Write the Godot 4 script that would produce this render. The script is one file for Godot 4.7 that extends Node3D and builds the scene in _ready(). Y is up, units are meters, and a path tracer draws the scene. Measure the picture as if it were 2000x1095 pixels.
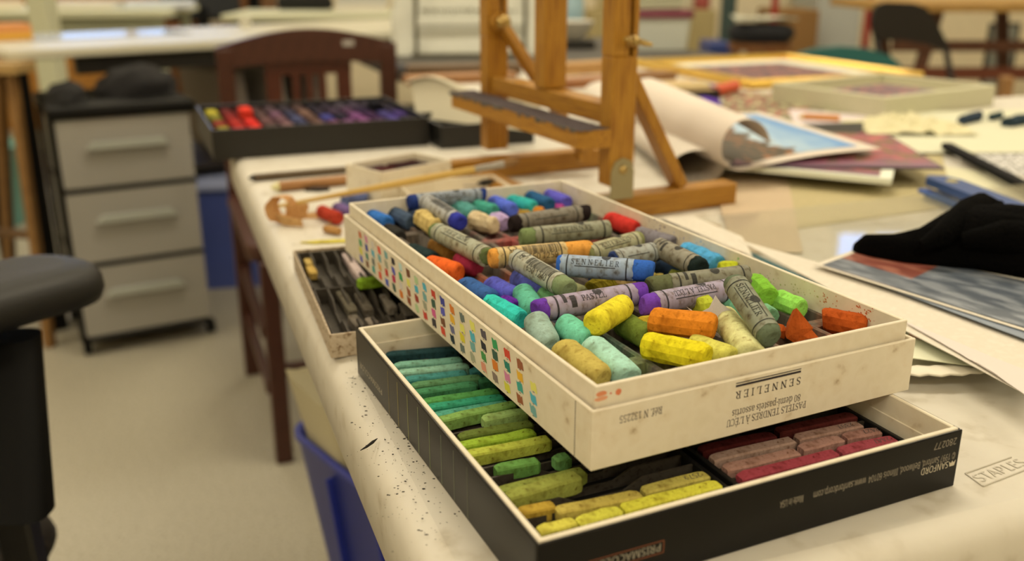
extends Node3D
# A pastel artist's table in a studio: camera, light, room, then tables, boxes, pastels, easel, background.

const CAM := Vector3(0, 0.9671, 0)
const FPX := 1850.7
const PITCH := 0.3229
const T := 0.74            # height of the table tops

var M := {}
var TX := {}
var used := {}
var serif: SystemFont
var sans: SystemFont

# ---------- pixels to places ----------
func ray(px: float, py: float) -> Vector3:
	var u := (px - 1000.0) / FPX
	var v := (547.5 - py) / FPX
	return Vector3(u, -sin(PITCH) + v * cos(PITCH), -cos(PITCH) - v * sin(PITCH))

func un(px: float, py: float, y: float = T) -> Vector3:      # where the pixel's ray meets the height y
	var r := ray(px, py)
	return CAM + r * ((y - CAM.y) / r.y)

func dep(px: float, py: float, fw: float) -> Vector3:         # the point at a distance along the view axis
	return CAM + ray(px, py) * fw

# ---------- names, metas ----------
func numbered(called: String) -> String:
	var n: int = used.get(called, 0)
	used[called] = n + 1
	return called if n == 0 else "%s_%03d" % [called, n]

func tag(o: Node, label: String, category: String, group := "") -> Node:
	o.set_meta("label", label)
	o.set_meta("category", category)
	if group:
		o.set_meta("group", group)
	return o

func thing(called: String, label: String, category: String, where := Vector3.ZERO, basis_ := Basis.IDENTITY, group := "") -> Node3D:
	var o := Node3D.new()
	o.name = numbered(called)
	add_child(o)
	o.transform = Transform3D(basis_, where)
	tag(o, label, category, group)
	return o

func yaw(a: float) -> Basis:
	return Basis(Vector3.UP, a)

func obj(called: String, st, m: Material, parent: Node = null) -> MeshInstance3D:
	var o := MeshInstance3D.new()
	if st is SurfaceTool:
		st.generate_normals()
		o.mesh = st.commit()
	else:
		o.mesh = st
	o.material_override = m
	o.cast_shadow = GeometryInstance3D.SHADOW_CASTING_SETTING_ON
	if parent == null:
		o.name = numbered(called)
		add_child(o, true)
	else:
		o.name = called
		parent.add_child(o, true)
	return o

func struct(called: String, st, m: Material, parent: Node = null) -> MeshInstance3D:
	var o := obj(called, st, m, parent)
	if parent == null:
		o.set_meta("kind", "structure")
	return o

# ---------- shapes ----------
func ns() -> SurfaceTool:
	var st := SurfaceTool.new()
	st.begin(Mesh.PRIMITIVE_TRIANGLES)
	st.set_smooth_group(-1)
	return st

func tri(st: SurfaceTool, a: Vector3, b: Vector3, c: Vector3) -> void:   # counter-clockwise seen from outside
	st.set_uv(Vector2(a.x, a.z)); st.add_vertex(a)
	st.set_uv(Vector2(c.x, c.z)); st.add_vertex(c)
	st.set_uv(Vector2(b.x, b.z)); st.add_vertex(b)

func quad(st: SurfaceTool, a: Vector3, b: Vector3, c: Vector3, d: Vector3) -> void:
	tri(st, a, b, c)
	tri(st, a, c, d)

func bx(st: SurfaceTool, c: Vector3, s: Vector3, bev := 0.0, b := Basis.IDENTITY) -> SurfaceTool:
	var h := s * 0.5
	st.set_smooth_group(-1)
	if bev <= 0.0:
		var p := []
		for i in 8:
			p.append(c + b * Vector3(h.x if i & 1 else -h.x, h.y if i & 2 else -h.y, h.z if i & 4 else -h.z))
		for f in [[0, 2, 3, 1], [4, 5, 7, 6], [0, 1, 5, 4], [2, 6, 7, 3], [0, 4, 6, 2], [1, 3, 7, 5]]:
			quad(st, p[f[0]], p[f[1]], p[f[2]], p[f[3]])
		return st
	bev = minf(bev, minf(h.x, minf(h.y, h.z)) * 0.95)
	var q := []           # q[corner][axis]: the corner's vertex on the face across that axis
	for i in 8:
		var sg := Vector3(1 if i & 1 else -1, 1 if i & 2 else -1, 1 if i & 4 else -1)
		var row := []
		for ax in 3:
			var v := Vector3.ZERO
			for k in 3:
				v[k] = sg[k] * (h[k] if k == ax else h[k] - bev)
			row.append(c + b * v)
		q.append(row)
	var faces := [[0, 2, 3, 1, 2], [4, 5, 7, 6, 2], [0, 1, 5, 4, 1], [2, 6, 7, 3, 1], [0, 4, 6, 2, 0], [1, 3, 7, 5, 0]]
	for f in faces:
		quad(st, q[f[0]][f[4]], q[f[1]][f[4]], q[f[2]][f[4]], q[f[3]][f[4]])
	for ax in 3:                     # edges that run along ax
		var o1 := (ax + 1) % 3
		var o2 := (ax + 2) % 3
		for s1 in 2:
			for s2 in 2:
				var lo: int = (s1 << o1) | (s2 << o2)
				var hi: int = lo | (1 << ax)
				if s1 == s2:
					quad(st, q[lo][o1], q[lo][o2], q[hi][o2], q[hi][o1])
				else:
					quad(st, q[lo][o2], q[lo][o1], q[hi][o1], q[hi][o2])
	for i in 8:
		var odd: bool = (((i & 1) + ((i >> 1) & 1) + ((i >> 2) & 1)) % 2) == 1
		if odd:
			tri(st, q[i][0], q[i][1], q[i][2])
		else:
			tri(st, q[i][0], q[i][2], q[i][1])
	return st

func rod(st: SurfaceTool, a: Vector3, b: Vector3, w: float, d: float, bev := 0.0, side := Vector3.UP) -> SurfaceTool:   # a square bar from a to b
	var y := (b - a).normalized()
	var x := side.cross(y)
	if x.length() < 0.01:
		x = Vector3.RIGHT.cross(y)
	x = x.normalized()
	var z := x.cross(y)
	return bx(st, (a + b) * 0.5, Vector3(w, a.distance_to(b), d), bev, Basis(x, y, z))

func frame_of(dir: Vector3) -> Basis:          # y along dir
	var y := dir.normalized()
	var x := (Vector3.FORWARD if absf(y.y) > 0.9 else Vector3.UP).cross(y).normalized()
	return Basis(x, y, x.cross(y))

func loft(st: SurfaceTool, rings: Array, cap0 := true, cap1 := true, smooth := 1) -> SurfaceTool:   # rings counter-clockwise seen from the end of the stack
	for k in rings.size() - 1:
		var a = rings[k]
		var b = rings[k + 1]
		var n: int = a.size()
		st.set_smooth_group(smooth)
		for i in n:
			var j := (i + 1) % n
			quad(st, a[i], a[j], b[j], b[i])
	st.set_smooth_group(-1)
	for e in 2:
		if (e == 0 and not cap0) or (e == 1 and not cap1):
			continue
		var r = rings[0] if e == 0 else rings[-1]
		var m := Vector3.ZERO
		for p in r:
			m += p
		m /= r.size()
		for i in r.size():
			var j: int = (i + 1) % r.size()
			if e == 0:
				tri(st, m, r[j], r[i])
			else:
				tri(st, m, r[i], r[j])
	return st

func ring(c: Vector3, b: Basis, rx: float, rz: float, n := 12) -> PackedVector3Array:    # turns so that quads of a stack along b.y face out
	var out := PackedVector3Array()
	for i in n:
		var a := -TAU * i / n
		out.append(c + b * Vector3(cos(a) * rx, 0, sin(a) * rz))
	return out

func cyl(st: SurfaceTool, a: Vector3, b: Vector3, r0: float, r1 := -1.0, n := 12) -> SurfaceTool:
	var f := frame_of(b - a)
	if r1 < 0:
		r1 = r0
	return loft(st, [ring(a, f, r0, r0, n), ring(b, f, r1, r1, n)])

func tube(st: SurfaceTool, pts: Array, radii, n := 8) -> SurfaceTool:
	var rings := []
	for i in pts.size():
		var d: Vector3 = pts[mini(i + 1, pts.size() - 1)] - pts[maxi(i - 1, 0)]
		var r: float = radii[i] if radii is Array else radii
		var f := frame_of(d)
		if i > 0:      # keep the frame from flipping
			var px: Vector3 = rings[-1][0] - pts[i - 1]
			var y := d.normalized()
			var x := (px - y * px.dot(y)).normalized()
			f = Basis(x, y, x.cross(y))
		rings.append(ring(pts[i], f, r, r, n))
	return loft(st, rings)

func lathe(st: SurfaceTool, prof: Array, n := 20, at := Vector3.ZERO, b := Basis.IDENTITY) -> SurfaceTool:   # [radius, height] from the bottom up
	var rings := []
	for p in prof:
		rings.append(ring(at + b * Vector3(0, p[1], 0), b, maxf(p[0], 0.0002), maxf(p[0], 0.0002), n))
	return loft(st, rings)

func rrect(w: float, d: float, r: float, y: float, c := Vector3.ZERO, k := 4) -> PackedVector3Array:   # rounded rectangle in xz
	var out := PackedVector3Array()
	r = minf(r, minf(w, d) * 0.49)
	for q in 4:
		var cx: float = (w * 0.5 - r) * [1, 1, -1, -1][q]
		var cz: float = (d * 0.5 - r) * [1, -1, -1, 1][q]
		for i in k + 1:
			var a: float = [PI / 2, 0.0, -PI / 2, -PI][q] - PI / 2 * i / k
			out.append(c + Vector3(cx + cos(a) * r, y, cz + sin(a) * r))
	return out

func prism(st: SurfaceTool, poly: PackedVector2Array, h0: float, h1: float, b := Basis.IDENTITY, at := Vector3.ZERO) -> SurfaceTool:   # polygon in xz, up from h0 to h1
	if Geometry2D.is_polygon_clockwise(poly):
		poly.reverse()
	st.set_smooth_group(-1)
	var idx := Geometry2D.triangulate_polygon(poly)
	var lo := []
	var hi := []
	for p in poly:
		lo.append(at + b * Vector3(p.x, h0, p.y))
		hi.append(at + b * Vector3(p.x, h1, p.y))
	for i in range(0, idx.size(), 3):
		var o := 1.0 if (poly[idx[i + 1]] - poly[idx[i]]).cross(poly[idx[i + 2]] - poly[idx[i]]) > 0 else -1.0
		var j := idx[i + 1] if o < 0 else idx[i + 2]
		var k := idx[i + 2] if o < 0 else idx[i + 1]
		tri(st, hi[idx[i]], hi[j], hi[k])
		tri(st, lo[idx[i]], lo[k], lo[j])
	for i in poly.size():
		var j := (i + 1) % poly.size()
		quad(st, lo[i], hi[i], hi[j], lo[j])
	return st

func sheet(st: SurfaceTool, f: Callable, nu: int, nv: int, th: float) -> SurfaceTool:    # a curved sheet with thickness; f(u, v) gives its upper face, u to the right and v away
	var g := []
	var nn := []
	for i in nu + 1:
		var row := []
		var nrow := []
		for j in nv + 1:
			var u := float(i) / nu
			var v := float(j) / nv
			var p: Vector3 = f.call(u, v)
			var du: Vector3 = f.call(u + 0.01, v) - f.call(u - 0.01, v)
			var dv: Vector3 = f.call(u, v + 0.01) - f.call(u, v - 0.01)
			row.append(p)
			nrow.append(du.cross(dv).normalized())
		g.append(row)
		nn.append(nrow)
	for side in 2:
		st.set_smooth_group(side + 1)
		for i in nu:
			for j in nv:
				var c := [[i, j], [i + 1, j], [i + 1, j + 1], [i, j + 1]]
				var order := [0, 2, 1, 0, 3, 2] if side == 0 else [0, 1, 2, 0, 2, 3]
				for k in order:
					var q = c[k]
					st.set_uv(Vector2(float(q[0]) / nu, 1.0 - float(q[1]) / nv))
					st.add_vertex(g[q[0]][q[1]] - nn[q[0]][q[1]] * (th * side))
	st.set_smooth_group(-1)
	var rim := []
	for i in nu: rim.append([i, 0])
	for j in nv: rim.append([nu, j])
	for i in nu: rim.append([nu - i, nv])
	for j in nv: rim.append([0, nv - j])
	for k in rim.size():
		var a = rim[k]
		var b = rim[(k + 1) % rim.size()]
		var pa: Vector3 = g[a[0]][a[1]]
		var pb: Vector3 = g[b[0]][b[1]]
		var ua := Vector2(float(a[0]) / nu, 1.0 - float(a[1]) / nv)
		for p in [pa, pb, pb - nn[b[0]][b[1]] * th, pa, pb - nn[b[0]][b[1]] * th, pa - nn[a[0]][a[1]] * th]:
			st.set_uv(ua)
			st.add_vertex(p)
	return st

func flat_sheet(c: Array, th: float, sag := 0.0, seed_ := 0, nu := 10, nv := 10) -> SurfaceTool:    # c: four corners near-left, near-right, far-right, far-left
	var n := FastNoiseLite.new()
	n.seed = seed_
	n.frequency = 1.0
	var f := func(u: float, v: float) -> Vector3:
		var p: Vector3 = c[0].lerp(c[1], u).lerp(c[3].lerp(c[2], u), v)
		return p + Vector3.UP * (sag * (0.5 + 0.5 * n.get_noise_2d(u * 1.5, v * 1.5)))
	return sheet(ns(), f, nu, nv, th)

# lettering: triangles of the text, laid on a plane or bent round a cylinder of radius bend that runs along x
func text_mesh(s: String, font: Font, cap: float, width := 0.0, bend := 0.0, spacing := 0.0) -> ArrayMesh:
	var tm := TextMesh.new()
	tm.font = font
	tm.text = s
	tm.font_size = 48
	tm.pixel_size = cap / 48.0 * 1.38
	tm.depth = 0.0
	tm.curve_step = 1.5
	var out := ArrayMesh.new()
	for k in tm.get_surface_count():
		var arr := tm.surface_get_arrays(k)
		var v: PackedVector3Array = arr[Mesh.ARRAY_VERTEX]
		var lo := Vector3(1e9, 1e9, 0)
		var hi := -lo
		for p in v:
			lo = Vector3(minf(lo.x, p.x), minf(lo.y, p.y), 0)
			hi = Vector3(maxf(hi.x, p.x), maxf(hi.y, p.y), 0)
		var sx := 1.0 if width <= 0.0 else width / maxf(hi.x - lo.x, 1e-6)
		var nrm: PackedVector3Array = arr[Mesh.ARRAY_NORMAL]
		for i in v.size():
			var p := Vector3((v[i].x - (lo.x + hi.x) * 0.5) * sx, v[i].y - (lo.y + hi.y) * 0.5, 0)
			if bend > 0.0:
				var a := p.y / bend
				p = Vector3(p.x, sin(a) * bend, cos(a) * bend)
				nrm[i] = Vector3(0, sin(a), cos(a))
			v[i] = p
		var neu := []
		neu.resize(Mesh.ARRAY_MAX)
		neu[Mesh.ARRAY_VERTEX] = v
		neu[Mesh.ARRAY_NORMAL] = nrm
		neu[Mesh.ARRAY_INDEX] = arr[Mesh.ARRAY_INDEX]
		out.add_surface_from_arrays(Mesh.PRIMITIVE_TRIANGLES, neu)
	return out

func letter(parent: Node, s: String, font: Font, cap: float, width: float, at: Vector3, b: Basis, m: Material) -> void:
	var o := obj("lettering", text_mesh(s, font, cap, width), m, parent)
	o.transform = Transform3D(b, at)

# ---------- colours and materials ----------
func C(hex: String) -> Color:            # a colour read off the photograph, with the warm light of the room taken out
	var c := Color(hex).srgb_to_linear()
	var o := Color(clampf(c.r / 1.04, 0, 0.9), clampf(c.g / 0.89, 0, 0.9), clampf(c.b / 0.74, 0, 0.9))
	return o.linear_to_srgb()

func mat(c: Color, rough := 0.6, opt := {}) -> StandardMaterial3D:
	var m := StandardMaterial3D.new()
	m.albedo_color = c
	m.roughness = rough
	m.metallic = opt.get("metal", 0.0)
	m.metallic_specular = opt.get("spec", 0.5)
	if opt.has("tex"):
		m.albedo_texture = opt.tex
	if opt.has("tri"):
		m.uv1_triplanar = true
		m.uv1_scale = opt.tri if opt.tri is Vector3 else Vector3.ONE * opt.tri
	if opt.has("bump"):
		m.heightmap_enabled = true
		m.heightmap_texture = opt.bump
		m.heightmap_scale = opt.get("depth", 0.05)
	if opt.has("vcol"):
		m.vertex_color_use_as_albedo = true
	if opt.has("coat"):
		m.clearcoat_enabled = true
		m.clearcoat = opt.coat
		m.clearcoat_roughness = opt.get("coat_rough", 0.1)
	if opt.has("rim"):
		m.rim_enabled = true
		m.rim = opt.rim
		m.rim_tint = 0.5
	return m

func pic(w: int, h: int, f: Callable) -> ImageTexture:
	var im := Image.create(w, h, false, Image.FORMAT_RGB8)
	for y in h:
		for x in w:
			im.set_pixel(x, y, f.call(x, y))
	return ImageTexture.create_from_image(im)

func noise(seed_: int, freq: float, oct := 3, type := FastNoiseLite.TYPE_SIMPLEX_SMOOTH) -> FastNoiseLite:
	var n := FastNoiseLite.new()
	n.seed = seed_
	n.frequency = freq
	n.noise_type = type
	n.fractal_octaves = oct
	return n

func seamless(seed_: int, size: int, freq: float, oct: int, ramp: Array) -> ImageTexture:     # ramp: [[value, colour], ...] over noise 0..1
	var n := noise(seed_, freq, oct)
	var im := n.get_seamless_image(size, size)
	var out := Image.create(size, size, false, Image.FORMAT_RGB8)
	for y in size:
		for x in size:
			var v := im.get_pixel(x, y).r
			var c: Color = ramp[-1][1]
			for k in ramp.size():
				if v <= ramp[k][0]:
					c = ramp[k][1] if k == 0 else (ramp[k - 1][1] as Color).lerp(ramp[k][1], (v - ramp[k - 1][0]) / maxf(ramp[k][0] - ramp[k - 1][0], 1e-5))
					break
			out.set_pixel(x, y, c)
	return ImageTexture.create_from_image(out)

func blend(a: ImageTexture, b: ImageTexture) -> ImageTexture:
	var p := a.get_image()
	var q := b.get_image()
	for y in p.get_height():
		for x in p.get_width():
			p.set_pixel(x, y, p.get_pixel(x, y) * q.get_pixel(x, y))
	return ImageTexture.create_from_image(p)

func grey(v: float) -> Color:
	return Color(v, v, v)

func make_materials() -> void:
	serif = SystemFont.new()
	serif.font_names = PackedStringArray(["Droid Serif"])
	sans = SystemFont.new()
	sans.font_names = PackedStringArray(["Droid Sans"])
	TX.fine = seamless(3, 256, 0.06, 4, [[0.0, grey(0.62)], [0.3, grey(0.86)], [0.5, grey(0.95)], [1.0, grey(1.0)]])
	TX.bump = seamless(5, 256, 0.09, 4, [[0.0, grey(0)], [1.0, grey(1)]])
	TX.pastel = seamless(7, 256, 0.05, 6, [[0.0, Color(0.55, 0.47, 0.4)], [0.1, Color(0.72, 0.66, 0.6)], [0.2, Color(0.92, 0.9, 0.88)], [0.35, Color(0.97, 0.965, 0.96)], [0.62, Color(1, 1, 1)], [0.85, Color(0.95, 0.94, 0.93)], [1.0, Color(0.88, 0.86, 0.84)]])
	TX.pastel = blend(TX.pastel, seamless(29, 256, 0.014, 4, [[0.0, Color(0.72, 0.67, 0.62)], [0.35, Color(0.9, 0.885, 0.87)], [0.6, Color(1, 1, 1)], [1.0, Color(0.95, 0.94, 0.93)]]))
	TX.grime = seamless(8, 256, 0.03, 5, [[0.0, Color(0.5, 0.42, 0.35)], [0.2, Color(0.72, 0.67, 0.6)], [0.36, Color(0.91, 0.89, 0.86)], [1.0, Color(1, 1, 1)]])
	TX.card = seamless(11, 512, 0.012, 5, [[0.0, Color(0.8, 0.75, 0.68)], [0.08, Color(0.91, 0.885, 0.85)], [0.2, Color(0.975, 0.965, 0.95)], [0.5, Color(1, 1, 1)], [1.0, Color(0.97, 0.965, 0.95)]])
	TX.wood = seamless(13, 256, 0.02, 4, [[0.0, Color(0.74, 0.65, 0.54)], [0.35, Color(0.91, 0.87, 0.8)], [0.6, Color(1, 1, 1)], [1.0, Color(0.92, 0.88, 0.8)]])
	TX.wipe = seamless(17, 512, 0.02, 5, [[0.0, Color(0.78, 0.75, 0.7)], [0.12, Color(0.91, 0.895, 0.87)], [0.35, Color(0.985, 0.98, 0.975)], [1.0, Color(1, 1, 1)]])
	TX.floor = seamless(19, 512, 0.11, 3, [[0.0, Color(0.66, 0.63, 0.56)], [0.3, Color(0.86, 0.85, 0.8)], [0.5, Color(0.95, 0.94, 0.91)], [1.0, Color(1, 1, 1)]])
	TX.wear = seamless(23, 512, 0.03, 5, [[0.0, Color(1, 1, 1)], [0.55, Color(0.965, 0.96, 0.95)], [0.75, Color(1, 0.99, 0.985)], [1.0, Color(1, 1, 1)]])
	M.table = mat(Color(0.83, 0.815, 0.775), 0.5, {"tex": TX.wipe, "tri": 3.0, "bump": TX.bump, "depth": 0.02})
	M.card = mat(Color(0.9, 0.87, 0.8), 0.6, {"tex": TX.card, "tri": 9.0})
	M.black_card = mat(Color(0.05, 0.045, 0.04), 0.3, {"tex": TX.wear, "tri": 12.0, "spec": 0.35})
	M.black_plastic = mat(Color(0.075, 0.072, 0.07), 0.5, {"tex": TX.fine, "tri": 30.0})
	M.dusty_plastic = mat(Color(0.25, 0.23, 0.2), 0.7, {"tex": TX.grime, "tri": 30.0})
	M.ink = mat(Color(0.13, 0.11, 0.16), 0.7)
	M.ink_soft = mat(Color(0.32, 0.29, 0.29), 0.7)
	M.ink_white = mat(Color(0.6, 0.57, 0.52), 0.7)
	M.wood_x = mat(C("b2781f"), 0.5, {"tex": TX.wood, "tri": Vector3(3, 45, 45)})
	M.wood_y = mat(C("b2781f"), 0.5, {"tex": TX.wood, "tri": Vector3(45, 3, 45)})
	M.wood_z = mat(C("ad741f"), 0.5, {"tex": TX.wood, "tri": Vector3(45, 45, 3)})
	M.dark_wood = mat(Color(0.27, 0.13, 0.085), 0.42, {"tex": TX.wood, "tri": Vector3(30, 3, 30)})
	M.brass = mat(Color(0.72, 0.62, 0.4), 0.32, {"metal": 1.0})
	M.gold = mat(Color(0.95, 0.8, 0.42), 0.3, {"metal": 1.0})
	M.steel = mat(Color(0.62, 0.6, 0.57), 0.35, {"metal": 1.0})
	M.black_metal = mat(Color(0.045, 0.043, 0.04), 0.5, {"spec": 0.3})
	M.paper = mat(Color(0.88, 0.86, 0.82), 0.85, {"tex": TX.wear, "tri": 6.0})
	M.paper_warm = mat(C("cdad88"), 0.85, {"tex": TX.wear, "tri": 6.0})
	M.paper_olive = mat(C("bfa877"), 0.85, {"tex": TX.wear, "tri": 6.0})
	M.white_plastic = mat(Color(0.84, 0.83, 0.79), 0.45)

# ---------- light, camera, room ----------
func make_camera() -> void:
	var cam := Camera3D.new()
	cam.name = "camera"
	var ca := CameraAttributesPhysical.new()
	ca.frustum_focal_length = 40.56
	ca.frustum_focus_distance = 0.47
	ca.exposure_aperture = 7.4
	cam.attributes = ca
	add_child(cam)
	cam.position = CAM
	cam.rotation = Vector3(-PITCH, 0, 0)
	cam.near = 0.02
	cam.far = 60.0
	cam.fov = rad_to_deg(2.0 * atan(547.5 / FPX))
	cam.current = true

func make_light() -> void:
	var we := WorldEnvironment.new()
	we.name = "environment"
	var e := Environment.new()
	e.background_mode = Environment.BG_SKY
	var sky := Sky.new()
	var sm := ProceduralSkyMaterial.new()
	sm.sky_top_color = Color(0.45, 0.62, 0.95)
	sm.sky_horizon_color = Color(0.74, 0.86, 1.0)
	sm.ground_bottom_color = Color(0.3, 0.3, 0.28)
	sm.ground_horizon_color = Color(0.7, 0.74, 0.78)
	sm.sky_energy_multiplier = 1.6
	sm.ground_energy_multiplier = 0.8
	sky.sky_material = sm
	e.sky = sky
	e.tonemap_mode = Environment.TONE_MAPPER_LINEAR
	e.tonemap_exposure = 0.96
	e.sdfgi_enabled = true
	e.ssao_enabled = true
	e.ssil_enabled = true
	we.environment = e
	add_child(we)
	# ceiling fittings: recessed fluorescent troffers
	M.glow = mat(Color(0.95, 0.93, 0.88), 0.6)
	M.glow.emission_enabled = true
	M.glow.emission = Color(1.0, 0.945, 0.83)
	M.glow.emission_energy_multiplier = 2.0
	var k := 0
	for p in [Vector3(-2.2, 2.79, 1.5), Vector3(0.1, 2.79, 1.5), Vector3(2.4, 2.79, 1.5), Vector3(-2.2, 2.79, -1.5), Vector3(0.1, 2.79, -1.5), Vector3(2.4, 2.79, -1.5), Vector3(-2.2, 2.79, -4.4), Vector3(0.1, 2.79, -4.4), Vector3(2.4, 2.79, -4.4)]:
		var t := thing("ceiling_light", "rectangular fluorescent ceiling light with white frame over the studio", "light", p, Basis.IDENTITY, "ceiling lights in a grid")
		var st := ns()
		for s in [-1, 1]:
			bx(st, Vector3(s * 0.62, 0, 0), Vector3(0.04, 0.03, 0.66), 0.004)
			bx(st, Vector3(0, 0, s * 0.31), Vector3(1.2, 0.03, 0.04), 0.004)
		obj("frame", st, M.white_plastic, t)
		obj("diffuser", bx(ns(), Vector3(0, 0.004, 0), Vector3(1.2, 0.012, 0.58)), M.glow, t)
		var a := AreaLight3D.new()
		a.name = "panel_light"
		a.area_size = Vector2(1.18, 0.56)
		a.light_color = Color(1.0, 0.945, 0.83)
		a.light_energy = 2.6
		a.area_range = 14.0
		a.shadow_enabled = true
		t.add_child(a)
		a.position = Vector3(0, -0.02, 0)
		a.rotation = Vector3(-PI / 2, 0, 0)
		k += 1

func make_room() -> void:
	var wallm := mat(Color(0.88, 0.84, 0.73), 0.8, {"tex": TX.wear, "tri": 1.0})
	var x0 := -3.6
	var x1 := 4.2
	var z0 := -6.2
	var z1 := 2.6
	var h := 2.82
	struct("floor", bx(ns(), Vector3((x0 + x1) / 2, -0.05, (z0 + z1) / 2), Vector3(x1 - x0 + 0.4, 0.1, z1 - z0 + 0.4)), mat(Color(0.7, 0.685, 0.64), 0.45, {"tex": TX.floor, "tri": 2.2}))
	struct("ceiling", bx(ns(), Vector3((x0 + x1) / 2, h + 0.05, (z0 + z1) / 2), Vector3(x1 - x0 + 0.4, 0.1, z1 - z0 + 0.4)), mat(Color(0.92, 0.905, 0.87), 0.9))
	struct("wall_left", bx(ns(), Vector3(x0 - 0.1, h / 2, (z0 + z1) / 2), Vector3(0.2, h, z1 - z0)), wallm)
	struct("wall_right", bx(ns(), Vector3(x1 + 0.1, h / 2, (z0 + z1) / 2), Vector3(0.2, h, z1 - z0)), wallm)
	struct("wall_front", bx(ns(), Vector3((x0 + x1) / 2, h / 2, z1 + 0.1), Vector3(x1 - x0, h, 0.2)), wallm)
	# back wall with two windows
	var wins := [[-3.2, -1.7, 0.9, 2.3], [2.2, 2.75, 2.25, 2.7]]
	var st := ns()
	var xs := [x0, wins[0][0], wins[0][1], wins[1][0], wins[1][1], x1]
	for i in [0, 2, 4]:
		bx(st, Vector3((xs[i] + xs[i + 1]) / 2, h / 2, z0 - 0.1), Vector3(xs[i + 1] - xs[i], h, 0.2))
	for w in wins:
		bx(st, Vector3((w[0] + w[1]) / 2, w[2] / 2, z0 - 0.1), Vector3(w[1] - w[0], w[2], 0.2))
		bx(st, Vector3((w[0] + w[1]) / 2, (w[3] + h) / 2, z0 - 0.1), Vector3(w[1] - w[0], h - w[3], 0.2))
	struct("wall_back", st, wallm)
	var glass := mat(Color(0.9, 0.95, 1.0, 0.08), 0.02)
	glass.transparency = BaseMaterial3D.TRANSPARENCY_ALPHA
	for i in 2:
		var w = wins[i]
		var y0: float = w[2]
		var y1: float = w[3]
		var n := Node3D.new()
		n.name = "window_%d" % (i + 1)
		n.set_meta("kind", "structure")
		add_child(n)
		n.position = Vector3((w[0] + w[1]) / 2, y0, z0 - 0.1)
		var f := ns()
		var ww: float = w[1] - w[0]
		for s in [-1, 1]:
			bx(f, Vector3(s * (ww / 2 - 0.025), (y1 - y0) / 2, 0), Vector3(0.05, y1 - y0, 0.08), 0.004)
		for yy in [0.025, y1 - y0 - 0.025]:
			bx(f, Vector3(0, yy, 0), Vector3(ww - 0.1, 0.05, 0.08), 0.004)
		bx(f, Vector3(0, (y1 - y0) / 2, 0), Vector3(0.05, y1 - y0 - 0.1, 0.07), 0.004)
		obj("window_frame", f, M.white_plastic, n)
		for s in [-1, 1]:
			obj("pane", bx(ns(), Vector3(s * (ww / 4 - 0.012), (y1 - y0) / 2, 0), Vector3(ww / 2 - 0.08, y1 - y0 - 0.1, 0.005)), glass, n)
		obj("window_sill", bx(ns(), Vector3(0, -0.012, 0.14), Vector3(ww + 0.1, 0.024, 0.14), 0.004), M.white_plastic, n)
	struct("baseboard_back", bx(ns(), Vector3((x0 + x1) / 2, 0.05, z0 + 0.008), Vector3(x1 - x0, 0.1, 0.016), 0.003), mat(Color(0.12, 0.08, 0.06), 0.5))

# ---------- tables ----------
const TAB := Vector3(-0.0166, 0.74, -0.267)
const TAB_YAW := 0.353

func tl(u: float, v: float, y := 0.0) -> Vector3:      # a place on the white table: u along its near edge, v away from it
	return TAB + yaw(TAB_YAW) * Vector3(u, y, -v)

func table_top(st: SurfaceTool, w: float, d: float) -> SurfaceTool:     # moulded top with a rolled lip; origin at the near left corner
	var c := Vector3(w / 2, 0, -d / 2)
	var rings := []
	for s in [[0.012, -0.046], [0.0, -0.043], [0.0, -0.012], [0.002, -0.006], [0.007, -0.0015], [0.014, 0.0]]:
		rings.append(rrect(w - 2 * s[0], d - 2 * s[0], 0.045 - s[0] * 0.6, s[1], c, 6))
	return loft(st, rings, true, true, 1)

func folding_legs(t: Node3D, w: float, d: float, m: Material) -> void:
	for x in [0.28, w - 0.28]:
		for s in [0.1, d - 0.1]:
			obj("leg", cyl(ns(), Vector3(x, -0.74, -s), Vector3(x, -0.043, -s), 0.0135, 0.0135, 12), m, t)
		obj("leg_brace", cyl(ns(), Vector3(x, -0.55, -0.1), Vector3(x, -0.55, -d + 0.1), 0.009, 0.009, 8), m, t)

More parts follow.
